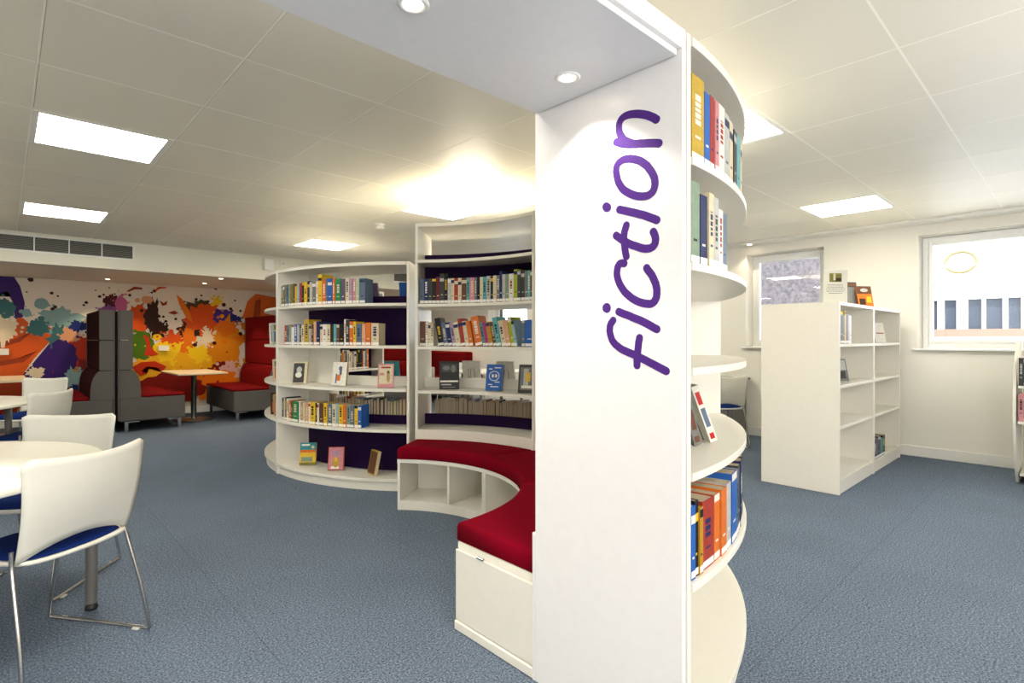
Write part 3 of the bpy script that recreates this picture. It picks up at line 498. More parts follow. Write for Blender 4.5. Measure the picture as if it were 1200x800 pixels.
# ---------------- booths
REDSHADEF = mat('maroon_fabric', (.022, .003, .005), .95, spec=.1)  # red fabric with the shade on the booth back put into its colour
def sofa(x, y0, y1, face, label, inner, group='high-backed booth seats'):
    # x: back plane, face +1 faces +x, -1 faces -x
    o = empty('booth_sofa', (x, (y0+y1)/2, 0)); L = (y1-y0); s = face
    def bx(name, a, c, m, bev=.02, par=o):
        x0, x1 = sorted((a[0]*s, c[0]*s)); b = MB(); b.cbox(((x0+x1)/2, (a[1]+c[1])/2, (a[2]+c[2])/2), (x1-x0, c[1]-a[1], c[2]-a[2]), m, bev=bev); return b.build(name, par)
    h = L/2
    bx('seat_base', (.02, -h, .145), (.78, h, .455), GREYF, .012)
    bx('seat_cushion', (.262, -h+.004, .4555), (.785, h-.004, .495), REDF, .015)
    for yy, nm in ((-h, 1), ): pass
    # back in three stacked sections: padded inside, grey outer shell and ends
    def slab(name, prof, ya, yb, m):
        n = len(prof); P = [(px*s, pz) for px, pz in prof]; b = MB(); vs = [(px, ya, pz) for px, pz in P]+[(px, yb, pz) for px, pz in P]
        b.add(vs, [tuple(range(n)) if s > 0 else tuple(range(n-1, -1, -1)), tuple(range(2*n-1, n-1, -1)) if s > 0 else tuple(range(n, 2*n))]+[((k2, n+k2, n+(k2+1) % n, (k2+1) % n) if s > 0 else (k2, (k2+1) % n, n+(k2+1) % n, n+k2)) for k2 in range(n)], m); b.build(name, o)
    for k, (z0, z1, d) in enumerate(((.4565, .83, .24), (.838, 1.23, .165), (1.238, 1.63, .165))):
        if k == 0: prof = [(.02, z0), (.258, z0), (.257, .56), (.248, .66), (.228, .74), (.196, .80), (.165, z1), (.02, z1)]
        else: prof = [(.02, z0+.002), (.03, z0), (d-.012, z0), (d, z0+.012), (d, z1-.012), (d-.012, z1), (.03, z1), (.02, z1-.01)]
        slab('back_end_panel', prof, -h, -h+.03, GREYF); slab('back_end_panel', prof, h-.03, h, GREYF)
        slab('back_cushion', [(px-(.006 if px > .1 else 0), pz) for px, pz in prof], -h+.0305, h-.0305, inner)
    bx('back_shell', (.0005, -h+.001, .16), (.0185, h-.001, 1.62), GREYF, .006)
    for fx in (.10, .72):
        for fy in (-h+.05, h-.05):
            b = MB(); q = -1 if fx < .4 else 1; sg = 1 if fy > 0 else -1
            b.prism([(s*(fx-.02), fy-.012), (s*(fx+.02), fy-.012), (s*(fx+.02), fy+.012), (s*(fx-.02), fy+.012)] if s > 0 else [(s*(fx+.02), fy-.012), (s*(fx-.02), fy-.012), (s*(fx-.02), fy+.012), (s*(fx+.02), fy+.012)], .001, .143, CHROME)
            b.cbox((s*(fx-q*.07), fy, .132), (.15, .026, .022), CHROME, bev=.003); b.build('leg', o)
    tag(o, label, 'booth seat', group); return o
sofa(1.10, 8.78, 10.30, 1, 'grey booth seat with red cushion facing right, left of the maple-topped table', REDSHADEF)
sofa(1.07, 8.78, 10.30, -1, 'dark grey booth seat facing left, back to back with the grey and red one', REDSHADEF)
sofa(3.30, 8.78, 10.30, -1, 'booth seat with tall red padded back, right of the maple-topped table', REDF)
sofa(3.34, 8.78, 10.30, 1, 'booth seat standing behind the low bookcase, back to back with the tall red one', REDSHADEF)
sofa(5.80, 8.78, 10.30, -1, 'booth seat with red back farthest along the far wall, behind the bookcases', REDF)
def booth_table(x, y, lx, ly, label):
    o = empty('booth_table', (x, y, 0)); b = MB(); b.cbox((0, 0, .735), (lx, ly, .026), MAPLE, bev=.004); b.build('tabletop', o)['label'] = 'pale maple top'
    b = MB(); b.cbox((0, 0, .7195), (lx-.004, ly-.004, .004), EDGE, bev=.001); b.build('edge_band', o)
    b = MB(); b.lathe([(.038, .03), (.038, .70), (.12, .705), (.12, .7165), (0, .7165)], STEEL); b.build('pedestal', o)
    b = MB(); b.lathe([(0, .001), (.27, .001), (.27, .008), (.24, .016), (.05, .029), (0, .029)], STEEL, n=36); b.build('base', o); tag(o, label, 'table')
booth_table(2.15, 9.50, .66, 1.15, 'booth table with maple top and steel pedestal between grey and red seats')
booth_table(-.12, 9.50, .66, 1.15, 'booth table with pale top at the far left edge under the orange flower')
booth_table(4.62, 9.50, .66, 1.15, 'booth table hidden beyond the low curved bookcase')
# red bench along window wall, far corner
o = empty('low_sofa', (6.6, 9.35, 0)); b = MB(); b.cbox((0, 0, .26), (.80, 1.5, .26), GREYF, bev=.02); b.build('seat_base', o); b = MB(); b.cbox((-.09, 0, .43), (.62, 1.48, .075), REDF, bev=.025); b.build('seat_cushion', o)
b = MB(); b.cbox((.32, 0, .69), (.16, 1.5, .595), REDF, bev=.03); b.build('backrest', o)
for x in (-.33, .33):
    for y in (-.68, .68): b = MB(); b.cbox((x, y, .066), (.03, .03, .13), CHROME, bev=.003); b.build('leg', o)
tag(o, 'low red sofa in the far corner, seen through the tall bookcase', 'sofa')
# ---------------- chairs
def make_chair():
    o = empty('sled_chair', (0, 0, 0))
    def back(u, v):
        a = 2*u-1; w = .212+.022*v; x = a*w*(1-.0*v)
        y = -.205-.085*v-.03*math.sin(v*math.pi)*.6+.055*a*a*(.55+.45*v)
        zb = .452+.055*(1-a*a); zt = .835-.018*(1-a*a)
        e = max(0, abs(a)-.86)/.14
        z = zb+(zt-zb)*v-(.02*e*e if v > .9 else 0); return (x, y, z)
    b = MB(); b.sheet(back, 18, 12, .007, PLAS); b.build('backrest', o)
    def shell(u, v):
        a = 2*u-1; q = 2*v-1; w = .225-.02*max(0, -q); r = (1-.10*abs(q)**6)
        return (a*w*r, q*.215*(1-.06*abs(a)**6), .448+.014*a*a*0+.02*max(0, -q)**3*0-.022*max(0, q)**4+.010*a*a)
    b = MB(); b.sheet(shell, 14, 14, -.012, PLAS); b.build('seat_shell', o)
    def pad(u, v):
        a = 2*u-1; q = 2*v-1; x, y, z = shell(u, v); e = max(abs(a), abs(q))
        return (x*.93, y*.93, z+.0015+.022*(1-e**8))
    b = MB(); b.sheet(pad, 16, 16, .001, BLUEF); b.build('seat_pad', o)['label'] = 'royal blue upholstered seat pad'
    for s in (-1, 1):
        raw = [(s*.213, -.165, .50), (s*.215, -.17, .43), (s*.232, -.225, .22), (s*.245, -.262, .018), (s*.247, -.235, .008), (s*.238, .0, .008), (s*.225, .238, .008), (s*.223, .262, .018), (s*.215, .215, .22), (s*.20, .165, .42), (s*.19, .15, .4335)]
        P = []
        for k in range(len(raw)-1):
            p0, p1, p2, p3 = [Vector(raw[min(max(k+j, 0), len(raw)-1)]) for j in (-1, 0, 1, 2)]
            for q in range(4):
                t = q/4; lin = p1.lerp(p2, t); sp = .5*((2*p1)+(-p0+p2)*t+(2*p0-5*p1+4*p2-p3)*t*t+(-p0+3*p1-3*p2+p3)*t**3); c = lin.lerp(sp, .5); c.z = max(c.z, .0075); P.append(c)
        P.append(Vector(raw[-1])); b = MB(); b.tube(P, 0.0078, CHROME); b.build('leg_frame', o)
        for y in (-.2, .2): b = MB(); b.cbox((s*.2385, y, .0045), (.02, .03, .008), PLAS, bev=.002); b.build('glide', o)
    b = MB(); b.tube([(-.20, .10, .427), (.20, .10, .427)], .006, CHROME); b.tube([(-.214, -.13, .427), (.214, -.13, .427)], .006, CHROME); b.build('cross_bar', o)
    return o
ch0 = make_chair()
def heading(dx, dy): return math.atan2(-dx, dy)
CH = [(.107, 2.844, (-.55, .835), 'white plastic chair with blue seat nearest the camera at left', 'chairs round the near table'),
      (.13, 3.70, (-.57, -.82), 'white chair with rounded back standing behind the near round table', 'chairs round the near table'),
      (.10, 5.95, (-.77, .64), 'white chair with blue seat facing left at the second table', 'chairs at the second table'),
      (.18, 7.6, (-.62, -.78), 'white chair farthest back at left, behind the second table', 'chairs at the second table'),
      (6.22, 3.00, (.72, .69), 'white chair with blue seat by the right wall, seen below the round shelves', 'chairs at the wall desk'),
      (5.9, 7.4, (.4, -.9), 'white chair standing far away behind the tall bookcase', 'chairs at the far table'),
      (5.0, 6.9, (.9, -.2), 'white chair beyond the bookcases facing right', 'chairs at the far table')]
for k, (x, y, d, lab, g) in enumerate(CH):
    o = ch0 if k == 0 else copy_tree(ch0); o.location = (x, y, 0); o.rotation_euler = (0, 0, heading(*d)); tag(o, lab, 'chair', g)
def round_table(x, y, r, label, a0=6, legr=.67):
    o = empty('round_table', (x, y, 0)); b = MB(); b.lathe([(0, .715), (r-.004, .715), (r, .719), (r, .737), (r-.004, .741), (0, .741)], TABLE, n=72); b.build('tabletop', o)
    for k in range(4):
        a = math.radians(a0+90*k); b = MB(); b.lathe([(.023, .03), (.025, .45), (.027, .714), (0, .714)], LEGM, (legr*math.cos(a), legr*math.sin(a), 0)); q = b.build('leg', o)
        b = MB(); b.lathe([(0, .001), (.024, .001), (.026, .012), (.02, .03), (0, .03)], BLACK, (legr*math.cos(a), legr*math.sin(a), 0)); b.build('foot', q)
    tag(o, label, 'table', 'white round tables')
round_table(-.37, 3.09, .70, 'white round table nearest the camera at the left edge')
round_table(-.55, 6.15, .75, 'white round table second from the camera at the left edge', 30)
round_table(5.75, 6.6, .6, 'white round table far off behind the tall bookcase', 30, .5)
# wall desk
o = empty('desk', (6.80, 3.60, 0)); b = MB(); b.cbox((0, 0, .735), (.54, 1.2, .028), EDGE, bev=.004); b.build('desktop', o)
for y in (-.54, .54): b = MB(); b.cbox((0, y, .36), (.50, .03, .718), LEGM, bev=.004); b.build('side_leg', o)
b = MB(); b.cbox((.2, 0, .5), (.02, 1.04, .4), LEGM, bev=.003); b.build('modesty_panel', o); tag(o, 'grey desk against the right wall behind the white chair', 'desk')
# ---------------- straight bookcase near window
def straight_bay(x0, x1, label):
    ya, yb, ym = 1.36, 1.965, 1.665; o = empty('bookcase', ((x0+x1)/2, ym, 0)); w = (x1-x0)/2; y0, y1, m = ya-ym, yb-ym, 0
    B = lambda n, a, c, e=.0015: (lambda b: b.build(n, o))(MB().cbox([(a[i]+c[i])/2 for i in range(3)], [c[i]-a[i] for i in range(3)], WHITE, bev=e))
    B('side_panel', (-w+.0005, y0-.004, .001), (-w+.022, y1+.004, 1.55)); B('side_panel', (w-.022, y0-.004, .001), (w-.0005, y1+.004, 1.55))
    B('top_panel', (-w+.0225, y0-.003, 1.522), (w-.0225, y1+.003, 1.549)); B('back_panel', (-w+.0225, -.008, .12), (w-.0225, .008, 1.5215))
    for z in (.12, .545, .875, 1.21):
        B('shelf', (-w+.0225, y0-.002, z-.024), (w-.0225, -.0085, z)); B('shelf', (-w+.0225, .0085, z-.024), (w-.0225, y1+.002, z))
    B('plinth', (-w+.0225, y0+.005, .001), (w-.0225, y0+.025, .0955)); B('plinth', (-w+.0225, y1-.025, .001), (w-.0225, y1-.005, .0955))
    tag(o, label, 'bookcase', 'straight white bookcases'); return o
straight_bay(4.86, 5.88, 'straight waist-to-chest-high white bookcase with blank end panel facing the archway')
straight_bay(5.881, 6.90, 'straight white bookcase joined to the end of the first, nearer the window wall')
# bow-fronted display unit at the right edge, shelves facing the camera
o = empty('display_unit', (6.45, -.12, 0))
def bow(z): t = (z-.62)/.62; return -.30+.30*abs(t)**2.4
for y in (.53, -.55):
    b = MB(); n = 20; vs = []
    for yy in (y, y+.02):
        for k in range(n+1): z = .001+1.239*k/n; vs += [(bow(z), yy, z), (.30, yy, z)]
    N = 2*(n+1); fs = []
    for k in range(n): a = 2*k; fs += [(a, a+1, a+3, a+2), (N+a, N+a+2, N+a+3, N+a+1), (a, a+2, N+a+2, N+a), (a+1, N+a+1, N+a+3, a+3)]
    fs += [(0, N, N+1, 1), (2*n, 2*n+1, N+2*n+1, N+2*n)]; b.add(vs, fs, WHITE); b.build('side_panel', o)
b = MB(); b.cbox((.29, -.01, .62), (.016, 1.058, 1.2), WHITE); b.build('back_panel', o)
for z in (.10, .565, .86):
    b = MB(); x = bow(z)-.01; b.cbox(((x+.28)/2, -.01, z-.012), (.28-x, 1.058, .022), WHITE, bev=.001); b.build('shelf', o)
tag(o, 'white display unit with bowed side panels cut off at the right edge', 'display unit')
# ---------------- books
BC = {'grey': (.20,.20,.19), 'dark grey': (.06,.06,.06), 'light grey': (.50,.50,.48), 'olive': (.22,.20,.05), 'slate blue': (.13,.18,.26), 'sage green': (.25,.33,.24), 'brown': (.16,.07,.035), 'orange': (.68,.19,.03), 'yellow': (.75,.50,.04), 'pale blue': (.32,.48,.58), 'brick red': (.38,.05,.03), 'black': (.012,.012,.013), 'white': (.78,.75,.68), 'blue': (.03,.14,.45), 'green': (.03,.24,.10), 'purple-grey': (.14,.10,.18), 'cream': (.68,.60,.42), 'lilac': (.42,.30,.42), 'pink': (.62,.27,.30), 'pale green': (.45,.55,.36), 'maroon': (.15,.02,.03), 'gold': (.52,.36,.05), 'navy': (.015,.03,.12), 'teal': (.05,.30,.33), 'turquoise': (.14,.42,.45), 'tan': (.45,.30,.16), 'dark brown': (.05,.025,.015), 'peach': (.68,.40,.25), 'magenta': (.42,.04,.20), 'lime': (.42,.48,.03), 'red': (.55,.02,.02), 'mustard': (.50,.28,.03)}
ACC = {'black': 'yellow', 'navy': 'white', 'white': 'brick red', 'cream': 'navy', 'yellow': 'black', 'orange': 'white', 'blue': 'white', 'brown': 'cream', 'grey': 'white', 'dark grey': 'light grey', 'red': 'white', 'green': 'cream'}
def cm(c): return mat('cover_'+c.replace(' ', '_'), tuple(q**1.13 for q in BC[c]), .42, bump=(45, 0), spec=.3, var=.08)
def book_mesh(t, h, d, c, rnd, tapes=1):
    # origin at the bottom left corner of the spine; spine faces -y
    e = .0015; b = MB(); m = cm(c)
    b.box((0, 0, 0), (e, d, h), m); b.box((t-e, 0, 0), (t, d, h), m); b.box((e, 0, 0), (t-e, e, h), m)
    a = cm(ACC.get(c, rnd.choice(['white', 'black', 'cream', 'navy']))); 
    z0 = h*rnd.uniform(.38, .5); z1 = h*rnd.uniform(.72, .9); k = rnd.choice([0, 1, 1, 2])
    q = t*.28
    if k == 1:      # title in broken strokes along the spine
        z = z0
        while z < z1: dz = rnd.uniform(.008, .02); b.box((q, -.0004, z), (t-q, .0002, min(z+dz, z1)), a); z += dz+.005
    elif k == 2: b.box((.0004, -.0004, z1), (t-.0004, .0002, z1+.025 if z1+.025 < h else h-.002), a)
    b.box((q, -.0004, h*.28), (t-q, .0002, h*.31), a)
    return b
def book_at(pos, rz, t, h, d, c, label, group, rnd, tilt=0, sticker=True, cat='book'):
    o = book_mesh(t, h, d, c, rnd).build('book')
    # tilt about the bottom left spine edge (top leans to the viewer's left)
    o.location = pos; o.rotation_euler = (0, tilt, rz); o.rotation_mode = 'XYZ'
    p = MB(); p.box((.0017, .0018, .003), (t-.0017, d-.004, h-.003), PAGES); p.build('pages', o)
    if sticker: s = MB(); s.box((.0006, -.0009, .006), (t-.0006, -.0002, .026), STICK); s.build('spine_sticker', o)
    tag(o, label, cat, group); return o
def size(t, h): return ('thick ' if t > .034 else 'slim ' if t < .017 else '')+('tall ' if h > .225 else 'short ' if h < .175 else '')
def art(c): return 'an' if c[0] in 'aeiou' else 'a'
def arc_row(C, r, sense, a_start, a_end, z, spec, where, group, seed, tilt=0, depth=(.125, .14), sticker=True, noun='book'):
    # spec: (colour, relative thickness, height). viewer's left to right. sense +1: spines face outward, -1: inward
    rnd = random.Random(seed); r_eff = (r-.13) if sense > 0 else r
    total = abs(math.radians(a_end-a_start))*r_eff; k = total/sum(s[1] for s in spec); a = math.radians(a_start); sg = 1 if a_end > a_start else -1
    n = len(spec)
    for i, (c, w, h) in enumerate(spec):
        st = k*w; t = st*.965*(math.cos(tilt) if tilt else 1)
        am = a+sg*(st/r_eff)/2; rr = r-rnd.uniform(0, .006)*sense
        d = rnd.uniform(*depth); rz = am+math.pi/2 if sense > 0 else am-math.pi/2
        ctr = Vector((C[0]+rr*math.cos(am), C[1]+rr*math.sin(am), z+.0006)); ax = Vector((math.cos(rz), math.sin(rz), 0))
        tl = -tilt if tilt else 0
        nb = spec[i-1][0] if i else None
        posw = ORD[i]+' from the left' if i < n/2 else (ORD[n-1-i]+' from the right' if i < n-1 else 'rightmost')
        if i == 0: posw = 'leftmost'
        book_at(ctr-ax*t/2, rz, t, h, d, c, '%s%s %s, %s %s' % (size(t, h), c, noun, posw, where), group, rnd, tl, sticker)
        a += sg*(st/r_eff)
    return k
row1 = [('grey',25,.195),('olive',27,.2),('grey',20,.2),('slate blue',25,.2),('sage green',22,.2),('olive',30,.2),('brown',22,.2),('yellow',22,.195),('pale blue',22,.195),('brick red',25,.2),('black',16,.205),('yellow',28,.205),('black',22,.21),('light grey',24,.2),('grey',28,.2),('white',16,.2),('yellow',30,.26),('orange',27,.215),('slate blue',12,.22),('blue',34,.22),('orange',18,.22),('green',38,.215),('purple-grey',27,.21),('cream',25,.21),('lilac',22,.21),('pink',20,.21),('pale green',20,.21),('slate blue',36,.21)]
row2 = [('brick red',35,.18),('slate blue',32,.18),('sage green',30,.185),('white',38,.18),('blue',30,.185),('light grey',26,.18),('dark grey',20,.18),('cream',30,.18),('gold',50,.225),('light grey',20,.18),('brown',18,.18),('peach',28,.205),('navy',30,.205),('cream',24,.18),('white',34,.18),('cream',28,.18),('dark brown',26,.18),('turquoise',22,.18),('brown',22,.18),('black',34,.18),('white',14,.22),('dark grey',26,.215),('orange',26,.20),('yellow',20,.20),('slate blue',38,.18),('peach',24,.18),('orange',36,.19),('cream',52,.185)]
row4 = [('dark grey',26,.2),('cream',14,.2),('black',16,.21),('white',16,.2),('cream',18,.185),('orange',24,.185),('brown',16,.18),('green',62,.185),('white',18,.19),('tan',24,.185),('cream',22,.185),('peach',24,.185),('white',16,.19),('yellow',44,.195),('black',14,.19),('white',14,.19),('brown',34,.19),('yellow',28,.195),('slate blue',30,.19),('cream',28,.19),('pale blue',16,.19),('yellow',30,.19),('orange',22,.19),('sage green',24,.19),('slate blue',24,.19),('yellow',22,.19),('blue',22,.19)]
arc_row(C2, 1.905, 1, 180.9, 213.4, 1.545, row1, 'in the top row of the low bookcase', 'books on the top shelf of the low curved bookcase', 11)
arc_row(C2, 1.905, 1, 183.2, 217.0, 1.195, row2, 'in second row of low bookcase', 'books on the second shelf of the low curved bookcase', 12)
arc_row(C2, 1.905, 1, 181.6, 212.3, .505, row4, 'in fourth row of low bookcase', 'books on the fourth shelf of the low curved bookcase', 13)
t1 = [('slate blue',30,.2),('navy',28,.2),('dark grey',26,.2),('black',28,.2),('maroon',26,.215),('dark grey',30,.24),('black',26,.24),('light grey',24,.2),('cream',22,.2),('brick red',28,.2),('cream',24,.2),('brown',36,.2),('turquoise',22,.2),('pink',36,.2),('slate blue',18,.2),('black',22,.2),('cream',22,.2),('turquoise',26,.2),('light grey',30,.205),('black',20,.2),('cream',26,.205),('grey',22,.205),('navy',22,.235),('light grey',24,.21),('sage green',26,.21),('white',38,.21),('lime',30,.24),('dark grey',28,.23),('dark grey',28,.22),('grey',28,.22),('turquoise',22,.22),('brown',26,.22)]
arc_row(C1, 1.365, -1, 43.5, 1.4, 1.53, t1, 'in top row of tall bookcase', 'books on the upper shelf of the tall curved bookcase', 14)
t2a = [('brown',48,.2),('white',18,.195),('cream',22,.19),('cream',22,.185)]
t2b = [('black',34,.225),('slate blue',26,.19),('navy',26,.19),('lilac',24,.19),('cream',30,.19),('brick red',28,.22),('cream',24,.2),('orange',26,.2)]
t2c = [('orange',58,.235),('teal',22,.19),('magenta',26,.19),('mustard',34,.19),('brown',26,.19),('turquoise',38,.225),('cream',40,.2),('peach',40,.2),('lime',30,.225),('pale blue',22,.2)]
arc_row(C1, 1.365, -1, 43.5, 38.8, 1.19, t2a, 'of four upright books before the leaning row', 'books on the second shelf of the tall curved bookcase', 15)
arc_row(C1, 1.365, -1, 37.0, 24.6, 1.19, t2b, 'of books leaning before the large orange one', 'books on the second shelf of the tall curved bookcase', 16, .16)
arc_row(C1, 1.365, -1, 23.9, 7.8, 1.19, t2c, 'of leaning books from the large orange onward', 'books on the second shelf of the tall curved bookcase', 17, .20)
arc_row(C1, 1.375, -1, 6.6, 1.4, 1.19, [('slate blue',24,.2),('blue',70,.2)], 'of the upright pair after the leaning row', 'books on the second shelf of the tall curved bookcase', 18)
# books on the round outer shelves beside the lettered panel
oa = [('gold',34,.26),('blue',18,.235),('brick red',14,.24),('pink',14,.235),('white',26,.24),('light grey',24,.235),('cream',22,.23),('dark grey',22,.215),('turquoise',34,.22),('cream',20,.225),('slate blue',18,.20),('orange',24,.195),('black',22,.2)]
arc_row(C1, 1.915, 1, -88.2, -64.5, 1.785, oa, 'on the highest round shelf', 'books on the highest round shelf', 19)
ob = [('sage green',30,.25),('navy',28,.22),('cream',22,.235),('light grey',22,.23),('white',22,.20),('slate blue',32,.20)]
arc_row(C1, 1.915, 1, -88.2, -78.6, 1.475, ob, 'on the second highest round shelf', 'books on the second round shelf', 20)
oc = [('blue',14,.22),('black',12,.23),('mustard',12,.205),('brick red',46,.215),('orange',26,.215),('orange',30,.22),('light grey',30,.225),('blue',44,.245),('slate blue',22,.24),('dark grey',30,.245),('navy',40,.25),('black',36,.25),('dark grey',40,.25)]
arc_row(C1, 1.915, 1, -88.4, -63.5, .53, oc, 'on lowest filled round shelf', 'books on the lowest filled round shelf', 21, depth=(.15, .16))
# books seen from their page side (they face the other side of the shelving)
def pages_row(C, r, sense, a0, a1, z, n, where, group, seed, hh=(.185, .205)):
    rnd = random.Random(seed); spec = [(rnd.choice(['cream', 'tan', 'brick red', 'dark brown', 'white', 'peach', 'slate blue', 'green', 'navy', 'gold', 'black']), rnd.uniform(18, 36), rnd.uniform(*hh)) for _ in range(n)]
    arc_row(C, r, sense, a0, a1, z, spec, where, group, seed+1, depth=(.125, .132), sticker=False, noun='book, pages outward')
# inner side of the low ring (spines face C2)
pages_row(C2, 1.455, -1, 223.6, 183, .505, 34, 'behind purple lip of low bookcase', 'books on the reverse side of the low bookcase', 31, (.19, .22))
pages_row(C1, 1.855, 1, 1.6, 41.8, .53, 34, 'behind purple lip of tall bookcase', 'books on the reverse side of the tall bookcase', 33, (.185, .21))
rnd = random.Random(5)
sp = [(rnd.choice(['slate blue', 'orange', 'cream', 'black', 'brick red', 'sage green', 'brown', 'peach', 'dark grey']), rnd.uniform(18, 30), rnd.uniform(.22, .26)) for _ in range(18)]
arc_row(C2, 1.36, -1, 126, 101.5, .86, sp, 'on far bookcase seen through low one', 'books on the far bookcase seen through the low one', 36)
sp = [(rnd.choice(['dark brown', 'cream', 'gold', 'black', 'brown']), rnd.uniform(18, 30), rnd.uniform(.22, .26)) for _ in range(18)]
arc_row(C2, 1.36, -1, 126, 101.5, .505, sp, 'on far bookcase\'s lower shelf', 'books on the lower shelf of the far bookcase', 37)
# edge-on bay at left: a few books facing out on its shelves
# ---------------- books displayed face out
def stand_at(M, label, t, lean, h):
    # wire easel propping the book from behind
    o = empty('book_stand', (0, 0, 0)); o.matrix_world = M; y0 = t/math.cos(lean)+.004; hh = min(.15, h*.75); y1 = y0+hh*math.tan(lean)
    s = MB(); s.tube([(-.028, y0, .0035), (-.028, y1, hh), (.028, y1, hh), (.028, y0, .0035)], .0018, BLACK, n=6); s.build('back_wire', o)
    s = MB(); s.tube([(0, y1+.003, hh-.004), (0, y1+.05, .0035)], .0018, BLACK, n=6); s.build('prop_leg', o)
    tag(o, label, 'book stand', 'wire book stands'); return o
def cover_art(b, w, h, patches, y=0):
    for i, (x0, z0, x1, z1, c) in enumerate(patches):
        yy = y-.0003*(i+1); b.box((-w/2+w*x0, yy, h*z0), (-w/2+w*x1, y+.0002, h*z1), cm(c))
def disc(b, cx, cz, rx, rz, y, c, w, h):
    P = [(-w/2+w*cx+rx*math.cos(k*.449), y, h*cz+rz*math.sin(k*.449)) for k in range(14)]
    b.add(P+[(x, y+.0005, z) for x, _, z in P], [tuple(range(14))]+[(k, 14+k, 14+(k+1) % 14, (k+1) % 14) for k in range(14)], cm(c))
def face_book(x, y, z, face_dir, label, group, w, h, t, c, patches=(), discs=(), lean=.20, stand=None, sl=0):
    rz = math.atan2(face_dir[1], face_dir[0])+math.pi/2   # local -y is the way the cover faces
    base = Matrix.Translation((x, y, z+.0006)) @ Rz(rz)
    b = MB(); e = .0015; m = cm(c)
    b.box((-w/2, 0, 0), (w/2, e, h), m); b.box((-w/2, t-e, 0), (w/2, t, h), m); b.box((-w/2, e, 0), (-w/2+e, t-e, h), m)
    cover_art(b, w, h, patches)
    for k, (cx, cz, rx, rzz, cc) in enumerate(discs): disc(b, cx, cz, rx, rzz, -.0025-.0003*k, cc, w, h)
    off = Matrix.Translation((0, 0, t*math.sin(lean)+.0003))
    o = b.build('book', M=base @ off @ Matrix.Rotation(-lean, 4, 'X'))
    p = MB(); p.box((-w/2+e+.0003, e+.0003, .003), (w/2-.003, t-e-.0003, h-.003), PAGES); p.build('pages', o)
    tag(o, label, 'book', group)
    if stand: stand_at(base, stand, t, lean, h)
    return o
def ring_pt(C, r, a): a = math.radians(a); return C[0]+r*math.cos(a), C[1]+r*math.sin(a)
def toward(x, y, tx=0, ty=0): v = Vector((tx-x, ty-y)).normalized(); return (v.x, v.y)
def rot2(v, deg): a = math.radians(deg); return (v[0]*math.cos(a)-v[1]*math.sin(a), v[0]*math.sin(a)+v[1]*math.cos(a))
G1 = 'books displayed face out on the low bookcase'; G2 = 'books displayed face out on the tall bookcase'
def low_face(a, r, z, turn, *k, **q): x, y = ring_pt(C2, r, a); face_book(x, y, z, rot2(toward(x, y), turn), *k, **q)
low_face(187.3, 1.83, .84, -22, 'black and white portrait paperback displayed at the left of the middle shelf', G1, .13, .20, .025, 'cream', [(.04,.03,.80,.93,'dark grey'),(.25,.30,.6,.62,'grey')], [(.45,.62,.025,.03,'light grey'),(.42,.38,.03,.025,'white')], stand='wire stand under the black and white book on the middle shelf')
low_face(203.6, 1.83, .84, -28, 'white book with orange and blue figure displayed mid shelf', G1, .13, .205, .04, 'white', [(.35,.2,.6,.45,'orange'),(.5,.45,.68,.8,'slate blue'),(.25,.1,.35,.5,'slate blue')], [(.55,.72,.014,.02,'slate blue')], stand='wire stand under the white book with the orange figure')
low_face(218.0, 1.84, .84, -8, 'pink and cream illustrated book displayed at the right of the middle shelf', G1, .13, .20, .025, 'pink', [(.07,.14,.93,.93,'cream'),(.2,.8,.8,.87,'brick red'),(.12,.5,.4,.6,'pink')], [(.66,.6,.012,.02,'brown'),(.66,.4,.014,.04,'tan')], stand='wire stand under the pink and cream book')
low_face(190.0, 1.80, .10, -14, 'blue, orange and yellow book displayed at the left of the bottom shelf', G1, .14, .20, .028, 'yellow', [(0,.66,1,1,'teal'),(.1,.86,.6,.94,'white'),(0,.56,1,.68,'orange'),(.1,.16,.8,.36,'sage green'),(0,0,1,.12,'olive')], [(.8,.8,.014,.014,'cream')], stand='wire stand under the blue and yellow book on the bottom shelf')
low_face(201.8, 1.80, .10, -12, 'coral pink book with golden figure displayed mid bottom shelf', G1, .135, .20, .028, 'brick red', [(.04,.03,.96,.97,'pink'),(.2,.7,.75,.8,'lilac'),(.3,.6,.7,.68,'lilac'),(.2,.06,.7,.16,'white')], [(.5,.34,.028,.045,'gold'),(.5,.46,.014,.02,'yellow')], stand='wire stand under the coral pink book')
low_face(213.5, 1.82, .10, -66, 'book on the bottom shelf turned so its page edges show', G1, .135, .20, .03, 'gold', [(.05,.05,.95,.95,'brown')], stand='wire stand under the book turned edge on')
def tall_face(a, r, z, turn, *k, **q): x, y = ring_pt(C1, r, a); face_book(x, y, z, rot2(toward(x, y), turn), *k, **q)
tall_face(34.3, 1.44, .84, 0, 'black book with white title lines displayed on the tall bookcase', G2, .16, .225, .035, 'black', [(.05,.24,.95,.30,'white'),(.1,.13,.6,.17,'light grey'),(.15,.04,.8,.07,'grey'),(.1,.6,.9,.9,'dark grey')], [(.35,.75,.03,.02,'grey'),(.7,.72,.02,.03,'grey')], stand='wire stand under the black book')
tall_face(19.0, 1.44, .84, -20, 'blue book with white curly lettering displayed on the tall bookcase', G2, .135, .205, .035, 'blue', [(.15,.2,.4,.24,'white'),(.3,.12,.8,.16,'white'),(.55,.3,.85,.34,'white'),(.15,.8,.35,.84,'white'),(.5,.85,.9,.89,'white')], [(.5,.55,.045,.04,'white'),(.5,.55,.039,.034,'blue'),(.42,.55,.01,.014,'white'),(.62,.55,.01,.014,'white')], stand='wire stand under the blue book')
